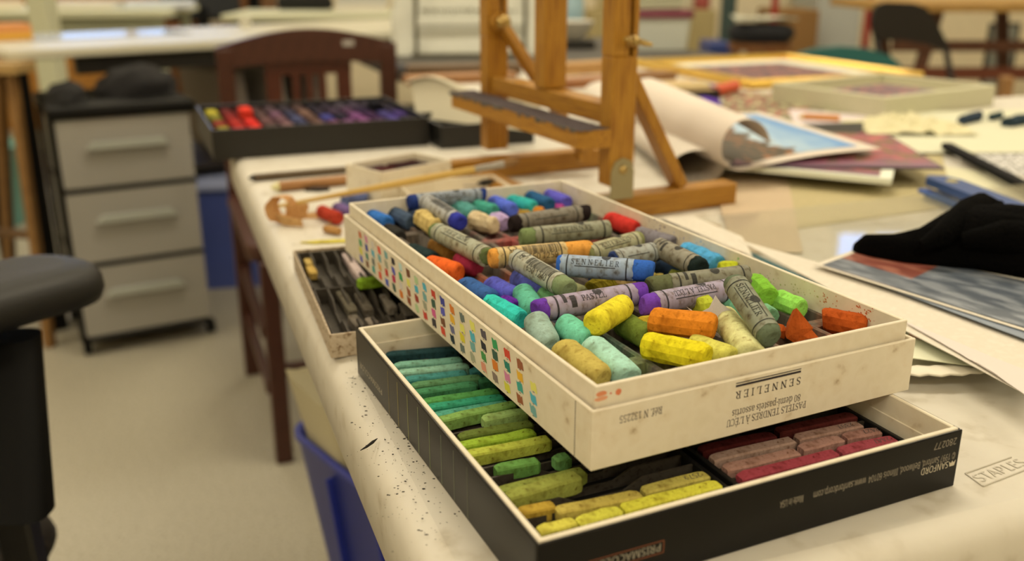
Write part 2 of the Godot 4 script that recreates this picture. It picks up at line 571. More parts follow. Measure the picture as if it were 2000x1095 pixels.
func make_tables() -> void:
	var gm := mat(Color(0.4, 0.4, 0.4), 0.4, {"metal": 0.6})
	var t := thing("folding_table", "white moulded plastic folding table carrying the open pastel boxes", "table", TAB, yaw(TAB_YAW))
	obj("tabletop", table_top(ns(), 1.83, 1.06), M.table, t)
	folding_legs(t, 1.83, 1.06, gm)
	# moulded maker's panel near the right edge
	var st := ns()
	var o := Vector3(0, 0.0003, 0)
	var pa := t.to_local(un(1885, 925)); var pb := t.to_local(un(1920, 950)); var pc := t.to_local(un(2010, 915)); var pd := t.to_local(un(1975, 893))
	for e in [[pa, pb], [pb, pc], [pd, pa]]:
		rod(st, e[0] + o, e[1] + o, 0.0006, 0.0004)
	obj("panel_outline", st, mat(Color(0.74, 0.72, 0.67), 0.6), t)
	var lb := Basis((pc - pb).normalized(), (pa - pb).normalized().slide((pc - pb).normalized()).normalized(), Vector3.UP)
	letter(t, "STAPLES", sans, 0.0062, 0.034, (pa + pb) * 0.5 + (pc - pb) * 0.56 + o, lb, mat(Color(0.74, 0.72, 0.67), 0.6))
	t = thing("folding_table", "grubby white folding table behind the easel, set against the nearer table", "table", tl(0.47, 1.072), yaw(TAB_YAW))
	obj("tabletop", table_top(ns(), 0.89, 0.8), M.table, t)
	folding_legs(t, 0.89, 0.8, gm)
	t = thing("folding_table", "grey topped table carrying the cloth bag and the white tub", "table", tl(0.47, 1.884), yaw(TAB_YAW))
	obj("tabletop", table_top(ns(), 0.86, 0.75), mat(Color(0.3, 0.29, 0.275), 0.6, {"tex": TX.wipe, "tri": 3.0}), t)
	folding_legs(t, 0.86, 0.75, gm)
	# charcoal crumbs and dust along the near left edge
	var rng := RandomNumberGenerator.new()
	rng.seed = 41
	var crumbs := []
	for spot in [[740, 800, 30, 70], [775, 880, 34, 90], [720, 745, 20, 40], [800, 950, 40, 60], [830, 1000, 40, 50], [690, 740, 12, 25], [650, 470, 35, 60], [600, 455, 30, 30]]:
		for i in spot[3]:
			var p := un(spot[0] + rng.randfn() * spot[2], spot[1] + rng.randfn() * spot[2] * 1.1)
			crumbs.append(p)
	var mm := MultiMesh.new()
	mm.transform_format = MultiMesh.TRANSFORM_3D
	var sm := ns()
	loft(sm, [ring(Vector3(0, -0.3, 0), Basis.IDENTITY, 0.8, 0.5, 5), ring(Vector3(0, 0.3, 0), Basis.IDENTITY, 0.9, 0.7, 5), ring(Vector3(0.1, 0.8, 0), Basis.IDENTITY, 0.3, 0.4, 5)], true, true, -1)
	sm.generate_normals()
	mm.mesh = sm.commit()
	mm.instance_count = crumbs.size()
	for i in crumbs.size():
		var s := 0.00018 + 0.0005 * pow(rng.randf(), 3)
		mm.set_instance_transform(i, Transform3D(Basis.from_euler(Vector3(0, rng.randf() * TAU, 0)).scaled(Vector3(s * (1 + rng.randf()), s * 0.5, s)), crumbs[i] + Vector3.UP * s * 0.15))
	var mi := MultiMeshInstance3D.new()
	mi.name = "charcoal_crumbs"
	mi.multimesh = mm
	mi.material_override = mat(Color(0.11, 0.1, 0.09), 0.9)
	add_child(mi)
	tag(mi, "black charcoal crumbs scattered along the table edge beside the black box", "crumbs")
	mi.set_meta("kind", "stuff")
	# a streak of charcoal left by a broken stick
	var sk := ns()
	tube(sk, [un(704, 879, T + 0.0002), un(716, 872, T + 0.0004), un(728, 863, T + 0.0006), un(737, 856, T + 0.0002)], [0.0002, 0.0006, 0.0008, 0.0002], 6)
	tag(obj("charcoal_sliver", sk, mat(Color(0.12, 0.1, 0.09), 0.9)), "thin black charcoal sliver lying at the table edge left of the black box", "charcoal")

# ---------- open boxes ----------
const SB := Vector3(0.0322, 0.7696, -0.3433)     # white pastel box: near left corner of its base
const SB_YAW := 0.4521
const SW := 0.1796
const SD := 0.3499
const PB := Vector3(0.0091, 0.7402, -0.2927)     # black box under it
const PB_YAW := 0.4327
const PW := 0.213
const PD := 0.2359
const PH := 0.0292

func walls(st: SurfaceTool, w: float, d: float, inset: float, th: float, y0: float, y1: float, bev := 0.0004) -> SurfaceTool:   # four walls, origin at the near left corner
	var a := inset
	bx(st, Vector3(w / 2, (y0 + y1) / 2, -a - th / 2), Vector3(w - 2 * a, y1 - y0, th), bev)
	bx(st, Vector3(w / 2, (y0 + y1) / 2, -d + a + th / 2), Vector3(w - 2 * a, y1 - y0, th), bev)
	bx(st, Vector3(a + th / 2, (y0 + y1) / 2, -d / 2), Vector3(th, y1 - y0, d - 2 * a - 2 * th), bev)
	bx(st, Vector3(w - a - th / 2, (y0 + y1) / 2, -d / 2), Vector3(th, y1 - y0, d - 2 * a - 2 * th), bev)
	return st

func floor_plate(st: SurfaceTool, w: float, d: float, inset: float, y0: float, y1: float) -> SurfaceTool:
	return bx(st, Vector3(w / 2, (y0 + y1) / 2, -d / 2), Vector3(w - 2 * inset, y1 - y0, d - 2 * inset))

const SWATCH := ["7aa7a0", "24323a", "3c5a4a", "3f79b5", "2f7d6a", "4c8f4a", "6b4f2a", "a05a3a", "d8452f", "4f5bb0", "e2c92f", "3b3f8f", "c9402f", "56aebd", "e0d040", "2c2a33", "e8563a", "d9c8b8", "4f88b8", "b5be3a", "6f6a88", "8a7368", "cf3f33", "44a08f", "3a9a5a", "5a4f55", "ecdc6a", "c22a55", "e38f73", "b8c890", "7a4a2f", "f0d43a", "e0a05a", "d87fa0", "c9622f", "a8a184", "8f4a2a", "5a58b0", "4a2f3a", "efb02f", "d85a8a", "43352a", "6a7068", "df7a2a", "33303c", "a03a2f", "c2d5c8", "23202c"]

func make_white_box() -> void:
	var t := thing("pastel_box", "white cardboard pastel box set in its upturned lid, swatches printed along one side", "box", SB, yaw(SB_YAW))
	obj("lid", walls(floor_plate(ns(), SW, SD, 0.0004, 0, 0.0016), SW, SD, 0, 0.0018, 0.0, 0.0272), M.card, t)
	var tray := walls(floor_plate(ns(), SW, SD, 0.0036, 0.0018, 0.004), SW, SD, 0.0034, 0.002, 0.0018, 0.036)
	obj("tray", tray, M.card, t)
	# flocked insert with eight rows of ten hollows
	var st := ns()
	var top := 0.0215
	var bot := 0.0145
	var u0 := 0.0055
	var v0 := 0.0055
	var pu := (SW - 2 * u0) / 10.0
	var pv := (SD - 2 * v0) / 8.0
	for i in 10:
		for j in 8:
			var x := u0 + pu * i
			var z := v0 + pv * j
			var q := func(a: float, b: float, y: float) -> Vector3: return Vector3(x + a, y, -(z + b))
			var gx := 0.0016
			var gz := 0.0042
			var sx := 0.0026
			var sz := 0.0062
			var o := [q.call(0, 0, top), q.call(pu, 0, top), q.call(pu, pv, top), q.call(0, pv, top)]
			var r := [q.call(gx, gz, top - 0.0004), q.call(pu - gx, gz, top - 0.0004), q.call(pu - gx, pv - gz, top - 0.0004), q.call(gx, pv - gz, top - 0.0004)]
			var b := [q.call(sx, sz, bot), q.call(pu - sx, sz, bot), q.call(pu - sx, pv - sz, bot), q.call(sx, pv - sz, bot)]
			for k in 4:
				var n := (k + 1) % 4
				quad(st, o[k], o[n], r[n], r[k])
				quad(st, r[k], r[n], b[n], b[k])
			quad(st, b[0], b[1], b[2], b[3])
	var marks := []
	for p in [[830, 445, "5a3a26", 16], [1000, 465, "b23a30", 15], [960, 450, "a0403a", 14], [930, 545, "d8643a", 14], [985, 540, "b35a3a", 12], [800, 500, "3a3a36", 14], [1190, 680, "3f7a5a", 18], [1240, 700, "6f7a4a", 14], [1330, 715, "8a7a3a", 16], [1540, 590, "6a7a3a", 14], [1480, 560, "7a7a4a", 12], [1640, 640, "a2481f", 20], [1580, 665, "8f4a26", 16], [1320, 525, "3a4450", 14], [1150, 415, "6f7a5a", 14], [1200, 430, "c04a3a", 14], [1090, 600, "6f6f8f", 12], [1120, 690, "8f8a5a", 14]]:
		var l: Vector3 = t.to_local(un(p[0], p[1], SB.y + top))
		marks.append([l.x, -l.z, p[3] * 0.001, C(p[2])])
	var nz := noise(9, 0.05, 4)
	var ng := noise(10, 0.35, 2)
	var base := C("6f5d4c")
	TX.foam = pic(180, 350, func(x, y):
		var u = x * 0.001
		var v = 0.35 - y * 0.001
		var c := base
		for m in marks:
			var d = Vector2(u - m[0], v - m[1]).length() / m[2]
			var k := clampf(1.25 - d + nz.get_noise_2d(x, y) * 0.9, 0.0, 1.0)
			c = c.lerp(m[3], k * 0.85)
		var g := 0.86 + 0.3 * ng.get_noise_2d(x, y)
		return Color(c.r * g, c.g * g, c.b * g))
	var fm := mat(Color.WHITE, 1.0, {"tex": TX.foam, "rim": 0.4})
	fm.uv1_scale = Vector3(1 / SW, 1 / SD, 1)
	obj("flocked_insert", st, fm, t)
	# colour chart printed on the long side
	var rng := RandomNumberGenerator.new()
	rng.seed = 5
	var sw := ns()
	var nums := ns()
	for col in 20:
		for row in 4:
			var v := 0.0515 + col * 0.01365
			var y := 0.0048 + row * 0.0058 + rng.randf_range(-0.0003, 0.0003)
			if (col == 0 and row == 3) or (col < 2 and row == 3 and rng.randf() < 0.4):
				continue
			var hx: String = SWATCH[(col * 7 + row * 13 + (col * row) % 5 * 3) % SWATCH.size()]
			sw.set_color(C(hx).srgb_to_linear())
			var c := Vector3(-0.0001, y, -v)
			var pts := []
			var n := 6
			for k in n:
				var fx := (float(k) / (n - 1) - 0.5) * 0.0062
				var hu := 0.0021 + rng.randf_range(-0.0006, 0.0006)
				pts.append([c + Vector3(0, hu, fx - 0.0008 + rng.randf_range(-0.0003, 0.0003)), c + Vector3(0, -0.0021 + rng.randf_range(-0.0006, 0.0005), fx + 0.0008)])
			for k in n - 1:
				quad(sw, pts[k][1], pts[k + 1][1], pts[k + 1][0], pts[k][0])
			quad(nums, c + Vector3(0, -0.0027, -0.0006), c + Vector3(0, -0.0027, 0.0011), c + Vector3(0, -0.0023, 0.0011), c + Vector3(0, -0.0023, -0.0006))
	obj("printed_swatches", sw, mat(Color.WHITE, 0.6, {"vcol": true}), t)
	obj("printed_numbers", nums, M.ink_soft, t)
	var dash := ns()
	for k in 24:
		bx(dash, Vector3(-0.00008, 0.0012 + k * 0.00107, -0.0135), Vector3(0.0001, 0.0006, 0.0005))
	obj("printed_dashes", dash, M.ink, t)
	# lettering on the short side, upside down as the lid is upturned
	var up := Basis(Vector3(-1, 0, 0), Vector3(0, -1, 0), Vector3(0, 0, 1))
	letter(t, "S E N N E L I E R", serif, 0.0037, 0.0365, Vector3(0.0904, 0.0193, 0.00012), up, M.ink)
	var bar := ns()
	bx(bar, Vector3(0.0902, 0.0238, 0.0001), Vector3(0.0364, 0.001, 0.00008))
	bx(bar, Vector3(0.0902, 0.0251, 0.0001), Vector3(0.0364, 0.0004, 0.00008))
	obj("printed_rule", bar, M.ink, t)
	letter(t, "80 demi-pastels assortis", serif, 0.0026, 0.0385, Vector3(0.0904, 0.0112, 0.00012), up, M.ink_soft)
	letter(t, "PASTELS TENDRES À L'ÉCU", serif, 0.0027, 0.045, Vector3(0.091, 0.006, 0.00012), up, M.ink_soft)
	letter(t, "Réf. N 132255", serif, 0.0024, 0.0207, Vector3(0.0235, 0.0207, 0.00012), up, M.ink_soft)
	# smears of pastel left on the card
	var sm := ns()
	for s in [[0.0062, 0.0325, 0.0035, 0.0014, "e0885a"], [0.0062, 0.0303, 0.0038, 0.0012, "e39a70"], [0.0142, 0.0316, 0.0019, 0.0018, "dd7a50"], [0.0105, 0.0318, 0.0006, 0.0005, "d86a50"]]:
		sm.set_color(C(s[4]).srgb_to_linear())
		var c := Vector3(s[0], s[1], -0.0034 + 0.0001)
		var pts := []
		for k in 9:
			var a := TAU * k / 9
			pts.append(c + Vector3(cos(a) * s[2] * rng.randf_range(0.7, 1.0), sin(a) * s[3] * rng.randf_range(0.7, 1.0), 0))
		for k in 9:
			tri(sm, c, pts[k], pts[(k + 1) % 9])
	obj("pastel_smear", sm, mat(Color.WHITE, 0.9, {"vcol": true}), t)
	# flecks of colour rubbed off on the inside of the right wall
	var fk := ns()
	var xi := SW - 0.0034 - 0.002 - 0.00006
	for s in [[0.03, 0.032, 26, "c8683a"], [0.055, 0.03, 20, "d08a5a"], [0.075, 0.03, 16, "b8a86a"], [0.1, 0.028, 18, "a8b060"], [0.13, 0.029, 12, "8ab070"], [0.165, 0.031, 10, "7aa0c0"], [0.19, 0.03, 10, "8a90b8"], [0.215, 0.033, 14, "5a3a6a"], [0.26, 0.03, 8, "b0a078"]]:
		for i in s[2]:
			fk.set_color(C(s[3]).srgb_to_linear())
			var c := Vector3(xi, clampf(s[1] + rng.randfn() * 0.0022, 0.0225, 0.0354), -(s[0] + rng.randfn() * 0.006))
			var r := rng.randf_range(0.00015, 0.0005)
			var k := rng.randf_range(0.8, 2.2)
			quad(fk, c + Vector3(0, -r, r * k), c + Vector3(0, r, r * k * 0.6), c + Vector3(0, r * 0.7, -r * k), c + Vector3(0, -r, -r * k * 0.5))
	var fo := obj("pastel_flecks", fk, mat(Color.WHITE, 0.9, {"vcol": true}), t)
	fo.set_meta("kind", "stuff")

func divider(w: float, h: float) -> Mesh:      # a thin plastic rib with a finger notch
	var st := ns()
	var p := PackedVector2Array([Vector2(0, 0), Vector2(w, 0), Vector2(w, h), Vector2(w * 0.72, h), Vector2(w * 0.68, h * 0.8), Vector2(w * 0.62, h * 0.45), Vector2(w * 0.38, h * 0.45), Vector2(w * 0.32, h * 0.8), Vector2(w * 0.28, h), Vector2(0, h)])
	prism(st, p, -0.0006, 0.0006, Basis(Vector3.RIGHT, Vector3(0, 0, -1), Vector3.UP))
	st.generate_normals()
	return st.commit()

func make_black_box() -> void:
	var t := thing("pastel_box", "flat black laminated pastel box lying under the white pastel box", "box", PB, yaw(PB_YAW))
	obj("shell", walls(floor_plate(ns(), PW, PD, 0.0003, 0, 0.0015), PW, PD, 0, 0.0012, 0.0, PH - 0.0006), M.black_card, t)
	obj("lining", walls(ns(), PW, PD, 0.0013, 0.0022, 0.0015, PH), M.card, t)
	obj("inner_band", walls(ns(), PW, PD, 0.0036, 0.0008, 0.0016, 0.019), M.card, t)
	var up := Basis(Vector3(-1, 0, 0), Vector3(0, -1, 0), Vector3(0, 0, 1))
	letter(t, "280277", sans, 0.0026, 0.0135, Vector3(0.203, 0.0238, 0.00012), up, M.ink_white)
	letter(t, "SANFORD", sans, 0.0026, 0.0165, Vector3(0.1985, 0.0125, 0.00012), up, mat(Color(0.8, 0.77, 0.7), 0.7))
	var cr := ns()
	prism(cr, PackedVector2Array([Vector2(-0.002, 0.0013), Vector2(-0.0014, -0.0013), Vector2(0.0014, -0.0013), Vector2(0.002, 0.0013), Vector2(0.0008, 0.0002), Vector2(0, 0.0014), Vector2(-0.0008, 0.0002)]), 0.0, 0.0001, Basis(Vector3.RIGHT, Vector3(0, 0, 1), Vector3.UP), Vector3(0.2092, 0.0125, 0.00008))
	obj("crest", cr, mat(Color(0.8, 0.77, 0.7), 0.7), t)
	letter(t, "© 1997 Sanford, Bellwood, Illinois 60104  www.sanfordcorp.com", sans, 0.0019, 0.082, Vector3(0.1695, 0.0168, 0.00012), up, M.ink_white)
	letter(t, "Made in USA", sans, 0.0016, 0.012, Vector3(0.117, 0.0164, 0.00012), up, M.ink_white)
	letter(t, "PRISMACOLOR", sans, 0.003, 0.0305, Vector3(0.038, 0.0128, 0.00012), up, mat(Color(0.62, 0.6, 0.55), 0.7))
	var st := ns()
	for k in 2:
		for s in [[0.0225, 0.0535]]:
			bx(st, Vector3((s[0] + s[1]) / 2, 0.0128 + (k * 2 - 1) * 0.0027, 0.0001), Vector3(0.0335, 0.0003, 0.00008))
			bx(st, Vector3((s[0] + s[1]) / 2 + (k * 2 - 1) * 0.0167, 0.0128, 0.0001), Vector3(0.0003, 0.0054, 0.00008))
	obj("printed_frame", st, mat(C("8a4a2a"), 0.6), t)
	# left long side: lettering and thin vertical rules
	var lf := Basis(Vector3(0, 0, -1), Vector3(0, -1, 0), Vector3(-1, 0, 0))
	letter(t, "PRISMACOLOR", sans, 0.0024, 0.042, Vector3(-0.00012, 0.0085, -0.209), lf, mat(Color(0.7, 0.68, 0.62), 0.7))
	var hues := ["a08a5a", "b5a060", "b0a868", "a0a070", "98986a", "8a8a70", "84806a", "807a64"]
	for k in 8:
		obj("printed_rule", bx(ns(), Vector3(-0.00008, PH * 0.46, -0.176 + k * 0.0156), Vector3(0.0001, PH * 0.86, 0.0003)), mat(C(hues[k]), 0.6), t)
	# two trays of ribs
	for k in 2:
		var x0: float = 0.0062 + k * 0.1021
		var tr := thing("pastel_tray", ["black ribbed plastic tray holding the green and yellow square pastels", "black ribbed plastic tray holding the mauve and rose square pastels"][k], "tray", PB + yaw(PB_YAW) * Vector3(x0, 0.0018, 0), yaw(PB_YAW), "ribbed trays in the black box")
		var b := ns()
		bx(b, Vector3(0.0495, 0.0009, -PD / 2), Vector3(0.099, 0.0018, PD - 0.012))
		for s in [0.0012, 0.0978]:
			bx(b, Vector3(s, 0.0055, -PD / 2), Vector3(0.0024, 0.011, PD - 0.012), 0.0004)
		obj("base", b, M.black_plastic, tr)
		var dm := divider(0.0945, 0.0082)
		for r in 24:
			var o := obj("rib", dm, M.dusty_plastic, tr)
			o.position = Vector3(0.0023, 0.0018, -(0.0132 + r * 0.0091))

func bar_mesh(len_: float, w: float, seed_: int, taper := 0.0) -> SurfaceTool:      # a square pastel, worn round at the edges and ends
	var rng := RandomNumberGenerator.new()
	rng.seed = seed_
	var rings := []
	var xs := [0.0, 0.0012, 0.004, len_ * 0.33, len_ * 0.66, len_ - 0.004, len_ - 0.0012, len_]
	var sc := [0.72, 0.92, 1.0, 1.0, 1.0, 1.0, 0.92, 0.72]
	for k in xs.size():
		var s: float = sc[k] * (1.0 + rng.randf_range(-0.04, 0.04)) * (1.0 - taper * xs[k] / len_)
		var h := w * 0.5 * s
		var c := h * 0.22
		var y0 := rng.randf_range(-0.0002, 0.0002)
		var z0 := rng.randf_range(-0.0002, 0.0002)
		var r := PackedVector3Array()
		for p in [[h, -h + c], [h, h - c], [h - c, h], [-h + c, h], [-h, h - c], [-h, -h + c], [-h + c, -h], [h - c, -h]]:
			r.append(Vector3(xs[k] - len_ / 2, p[0] + y0, p[1] + z0))
		rings.append(r)
	return loft(ns(), rings, true, true, -1)

var pm := {}
func pastel_mat(hex: String) -> StandardMaterial3D:
	if not pm.has(hex):
		pm[hex] = mat(C(hex), 0.95, {"tex": TX.pastel, "tri": 22.0, "bump": TX.bump, "depth": 0.02, "spec": 0.2})
	return pm[hex]

const BARS := [
	[754, 690, 895, 678, "2f4b4c", "long dark teal square pastel beside the far wall of the black box"],
	[769, 711, 902, 699, "86b598", "long soft aqua square pastel next after the dark teal one"],
	[776, 725, 915, 711, "9cc4a4", "palest aqua square pastel with a nibbled upper edge"],
	[789, 739, 912, 725, "4f9084", "muted blue-green square pastel beside the palest aqua one"],
	[919, 721, 945, 717, "4a8a86", "short blue-green pastel stub end to end with the muted blue-green pastel"],
	[803, 750, 940, 733, "66905f", "dusty sage green square pastel with brown specks"],
	[807, 765, 931, 746, "4f8b5c", "mid green square pastel with rounded end in the green rows"],
	[936, 741, 968, 736, "41774f", "stub of dark green pastel end to end with the mid green one"],
	[822, 783, 973, 760, "5d9b50", "grass green square pastel with a wavy worn edge"],
	[830, 794, 984, 772, "3f9c74", "emerald green square pastel, the brightest of the blue greens"],
	[844, 809, 995, 784, "5ba284", "chalky sea green square pastel beside the emerald one"],
	[858, 824, 1006, 791, "8cac58", "light leaf green square pastel lying skewed across its slot"],
	[943, 822, 1028, 805, "a4bb6c", "short pale green pastel block with a clean cut end"],
	[896, 849, 1040, 823, "707b36", "dull olive square pastel between pale green block and lime pastel"],
	[893, 868, 1044, 839, "a3ba3a", "bright lime square pastel with a rounded end"],
	[907, 885, 1074, 853, "c2c24b", "long yellow green square pastel beside the bright lime one"],
	[967, 912, 1052, 896, "709b4b", "short fresh green pastel sunk between empty black ribs"],
	[1082, 893, 1112, 886, "6f9a55", "green pastel stub half hidden under the corner of the white box"],
	[974, 955, 1142, 916, "8f9241", "long khaki green square pastel"],
	[991, 974, 1132, 934, "9c9b46", "broad olive yellow pastel block lying on top of its slot"],
	[1013, 996, 1083, 982, "c29b3b", "short amber pastel with brown smudges"],
	[1087, 994, 1252, 961, "cfb356", "buff yellow square pastel with a chipped end"],
	[1256, 955, 1382, 923, "c9b358", "buff yellow square pastel with a stamped number"],
	[1051, 1032, 1124, 1014, "dcc950", "pale yellow pastel stub against the near wall of the black box"],
	[1128, 1015, 1212, 991, "e6d850", "lemon yellow pastel stub with a crumbly rounded end"],
	[1216, 988, 1406, 941, "ecdd4a", "long bright lemon yellow square pastel"],
	[1368, 875, 1512, 845, "5c2421", "dark maroon square pastel under the overhang of the white box"],
	[1518, 838, 1670, 808, "622a24", "dark maroon square pastel with stamped number by the right wall"],
	[1390, 892, 1550, 856, "b08c78", "greyish mauve square pastel in the second row"],
	[1556, 852, 1682, 825, "b08773", "dusty mauve pastel with crumbled end by the right wall"],
	[1416, 911, 1560, 879, "b1826f", "dusty pink square pastel in the row beside the rose one"],
	[1564, 872, 1645, 853, "b48472", "short dusty pink pastel in the middle of its row"],
	[1650, 850, 1718, 838, "ac7a6a", "short pinkish pastel with stamped digits by the right wall"],
	[1444, 928, 1634, 880, "a8454c", "long deep rose square pastel in the row nearest the rim"],
	[1640, 877, 1749, 854, "ae4d54", "deep rose pastel with stamped number by the right wall"],
]

func make_bars() -> void:
	var y := PB.y + 0.0112
	var k := 0
	for b in BARS:
		var p0 := un(b[0], b[1], y + 0.0032)
		var p1 := un(b[2], b[3], y + 0.0032)
		var up := 0.0
		if b[4] in ["9c9b46", "8cac58", "a4bb6c"]:
			up = 0.0018
		p0.y = y + up
		p1.y = y + up
		var x := (p1 - p0).normalized()
		var o := obj("square_pastel", bar_mesh(p0.distance_to(p1), 0.0066 if k != 19 else 0.008, 100 + k), pastel_mat(b[4]))
		o.transform = Transform3D(Basis(x, Vector3.UP, x.cross(Vector3.UP)), (p0 + p1) * 0.5)
		tag(o, b[5], "pastel", "square pastels in the black box")
		if k in [22, 27, 29, 32, 34]:
			var tm := obj("lettering", text_mesh("2%d7" % (k + 10) if k != 22 else "257 X", sans, 0.0022, 0.009), M.ink_soft, o)
			tm.transform = Transform3D(Basis(Vector3(-1, 0, 0), Vector3(0, 0, 1), Vector3.UP), Vector3(p0.distance_to(p1) * 0.25, 0.0034, 0))
		k += 1

# ---------- small grey tray on the left ----------
const GB := Vector3(-0.1095, 0.7402, -0.529)
const GB_YAW := 0.332

func make_grey_tray() -> void:
	var w := 0.112
	var d := 0.187
	var h := 0.0155
	var t := thing("pastel_box", "shallow grubby card box of grey pastels tucked under the white pastel box", "box", GB, yaw(GB_YAW))
	obj("shell", walls(floor_plate(ns(), w, d, 0.0003, 0, 0.0012), w, d, 0, 0.0014, 0, h), mat(Color(0.78, 0.73, 0.66), 0.75, {"tex": TX.grime, "tri": 26.0}), t)
	var tr := thing("pastel_tray", "grey dusted ribbed plastic tray inside the shallow card box", "tray", GB + yaw(GB_YAW) * Vector3(0.002, 0.0014, 0), yaw(GB_YAW))
	var b := ns()
	bx(b, Vector3(w / 2 - 0.002, 0.0008, -d / 2), Vector3(w - 0.0045, 0.0016, d - 0.0045))
	for s in [0.0025, d / 2, d - 0.0025]:
		bx(b, Vector3(w / 2 - 0.002, 0.0066, -s), Vector3(w - 0.005, 0.011, 0.0016), 0.0003)
	obj("base", b, M.dusty_plastic, tr)
	var dm := divider(0.088, 0.0105)
	for j in 2:
		for k in 12:
			var o := obj("rib", dm, M.dusty_plastic, tr)
			o.transform = Transform3D(yaw(PI / 2), Vector3(0.0012 + k * 0.0094, 0.0016, -(0.0035 + j * d / 2)))
	var list := [[600, 503, 606, 515, "cda85e", "small cream pastel nub at the far end of the grey tray"], [604, 518, 612, 532, "c9a052", "tan pastel nub touching the small cream one"], [672, 490, 712, 545, "cfb3a6", "long pinkish white square pastel in the grey tray"],
		[663, 565, 690, 605, "6f6350", "long brownish grey pastel in the near half of the grey tray"], [687, 614, 704, 634, "7a6c5c", "short warm grey pastel stub with a broken end"], [720, 618, 732, 632, "94826f", "pale grey pastel nub beside the wall of the black box"], [748, 573, 768, 600, "857766", "pale taupe pastel wedge near the lime pastel"], [700, 570, 722, 604, "665a4b", "dark taupe pastel lying in the slot beside the brownish grey one"], [786, 590, 802, 614, "6a5f52", "grey pastel stub in the shade of the white box"]]
	var k := 0
	for l in list:
		var y: float = GB.y + 0.0075
		var p0 := un(l[0], l[1], y + 0.003); var p1 := un(l[2], l[3], y + 0.003)
		p0.y = y; p1.y = y
		var x := (p1 - p0).normalized()
		var o := obj("square_pastel", bar_mesh(p0.distance_to(p1), 0.0066, 300 + k), pastel_mat(l[4]))
		o.transform = Transform3D(Basis(x, Vector3.UP, x.cross(Vector3.UP)), (p0 + p1) * 0.5)
		tag(o, l[5], "pastel", "grey pastels in the shallow tray")
		k += 1
	var q0 := un(699, 555, GB.y + 0.0165); var q1 := un(765, 545, GB.y + 0.0165)
	var x := (q1 - q0).normalized()
	var o := obj("square_pastel", bar_mesh(q0.distance_to(q1), 0.0072, 333), pastel_mat("8fae2e"))
	o.transform = Transform3D(Basis(x, Vector3.UP, x.cross(Vector3.UP)), (q0 + q1) * 0.5)
	tag(o, "lime green square pastel lying across the grey tray", "pastel")

# ---------- round pastels ----------
func stick_mesh(len_: float, r: float, seed_: int, style := 0) -> SurfaceTool:     # along x; style 0 worn cylinder, 1 faceted, 2 broken chunk
	var n := noise(seed_, 1.0, 3)
	var rng := RandomNumberGenerator.new()
	rng.seed = seed_
	var seg: int = [18, 11, 10][style]
	var amp: float = [0.07, 0.13, 0.3][style]
	var e := minf(0.0032, len_ * 0.2)
	var xs := [0.0, e * 0.18, e * 0.55, e, len_ * 0.3, len_ * 0.42, len_ * 0.55, len_ * 0.7, len_ - e, len_ - e * 0.5, len_ - e * 0.15, len_]
	var sc := [0.72, 0.88, 0.96, 1.0, 1.0, 1.0, 1.0, 1.0, 1.0, 0.95, 0.87, 0.7]
	var tilt0 := rng.randf_range(-0.3, 0.3) * (1.0 if style < 2 else 1.8)
	var tilt1 := rng.randf_range(-0.3, 0.3) * (1.0 if style < 2 else 1.8)
	var rings := []
	for k in xs.size():
		var out := PackedVector3Array()
		var f: float = xs[k] / len_
		for i in seg:
			var a := TAU * i / seg
			var d := Vector3(0, cos(a), sin(a))
			var q: float = 1.0 + amp * n.get_noise_3d(d.y * 1.1 + seed_, d.z * 1.1, f * len_ * 110.0)
			if style == 0:
				q += 0.02 * n.get_noise_3d(d.y * 6, d.z * 6, f * 40.0)
			var rr: float = r * sc[k] * q
			var dx := (tilt0 * (1 - f) + tilt1 * f) * d.y * rr * (1.0 if f < 0.1 or f > 0.9 else 0.4)
			out.append(Vector3(xs[k] - len_ / 2 + dx, d.y * rr, d.z * rr))
		rings.append(out)
	return loft(ns(), rings, true, true, 1 if style == 0 else -1)

func lie(p0: Vector3, p1: Vector3) -> Transform3D:      # x along the stick, z towards whoever looks down at it
	var mid := (p0 + p1) * 0.5
	var x := (p1 - p0).normalized()
	var d := (CAM - mid).normalized() * 0.75 + Vector3.UP * 0.45
	d = (d - x * d.dot(x)).normalized()
	return Transform3D(Basis(x, d.cross(x), d), mid)

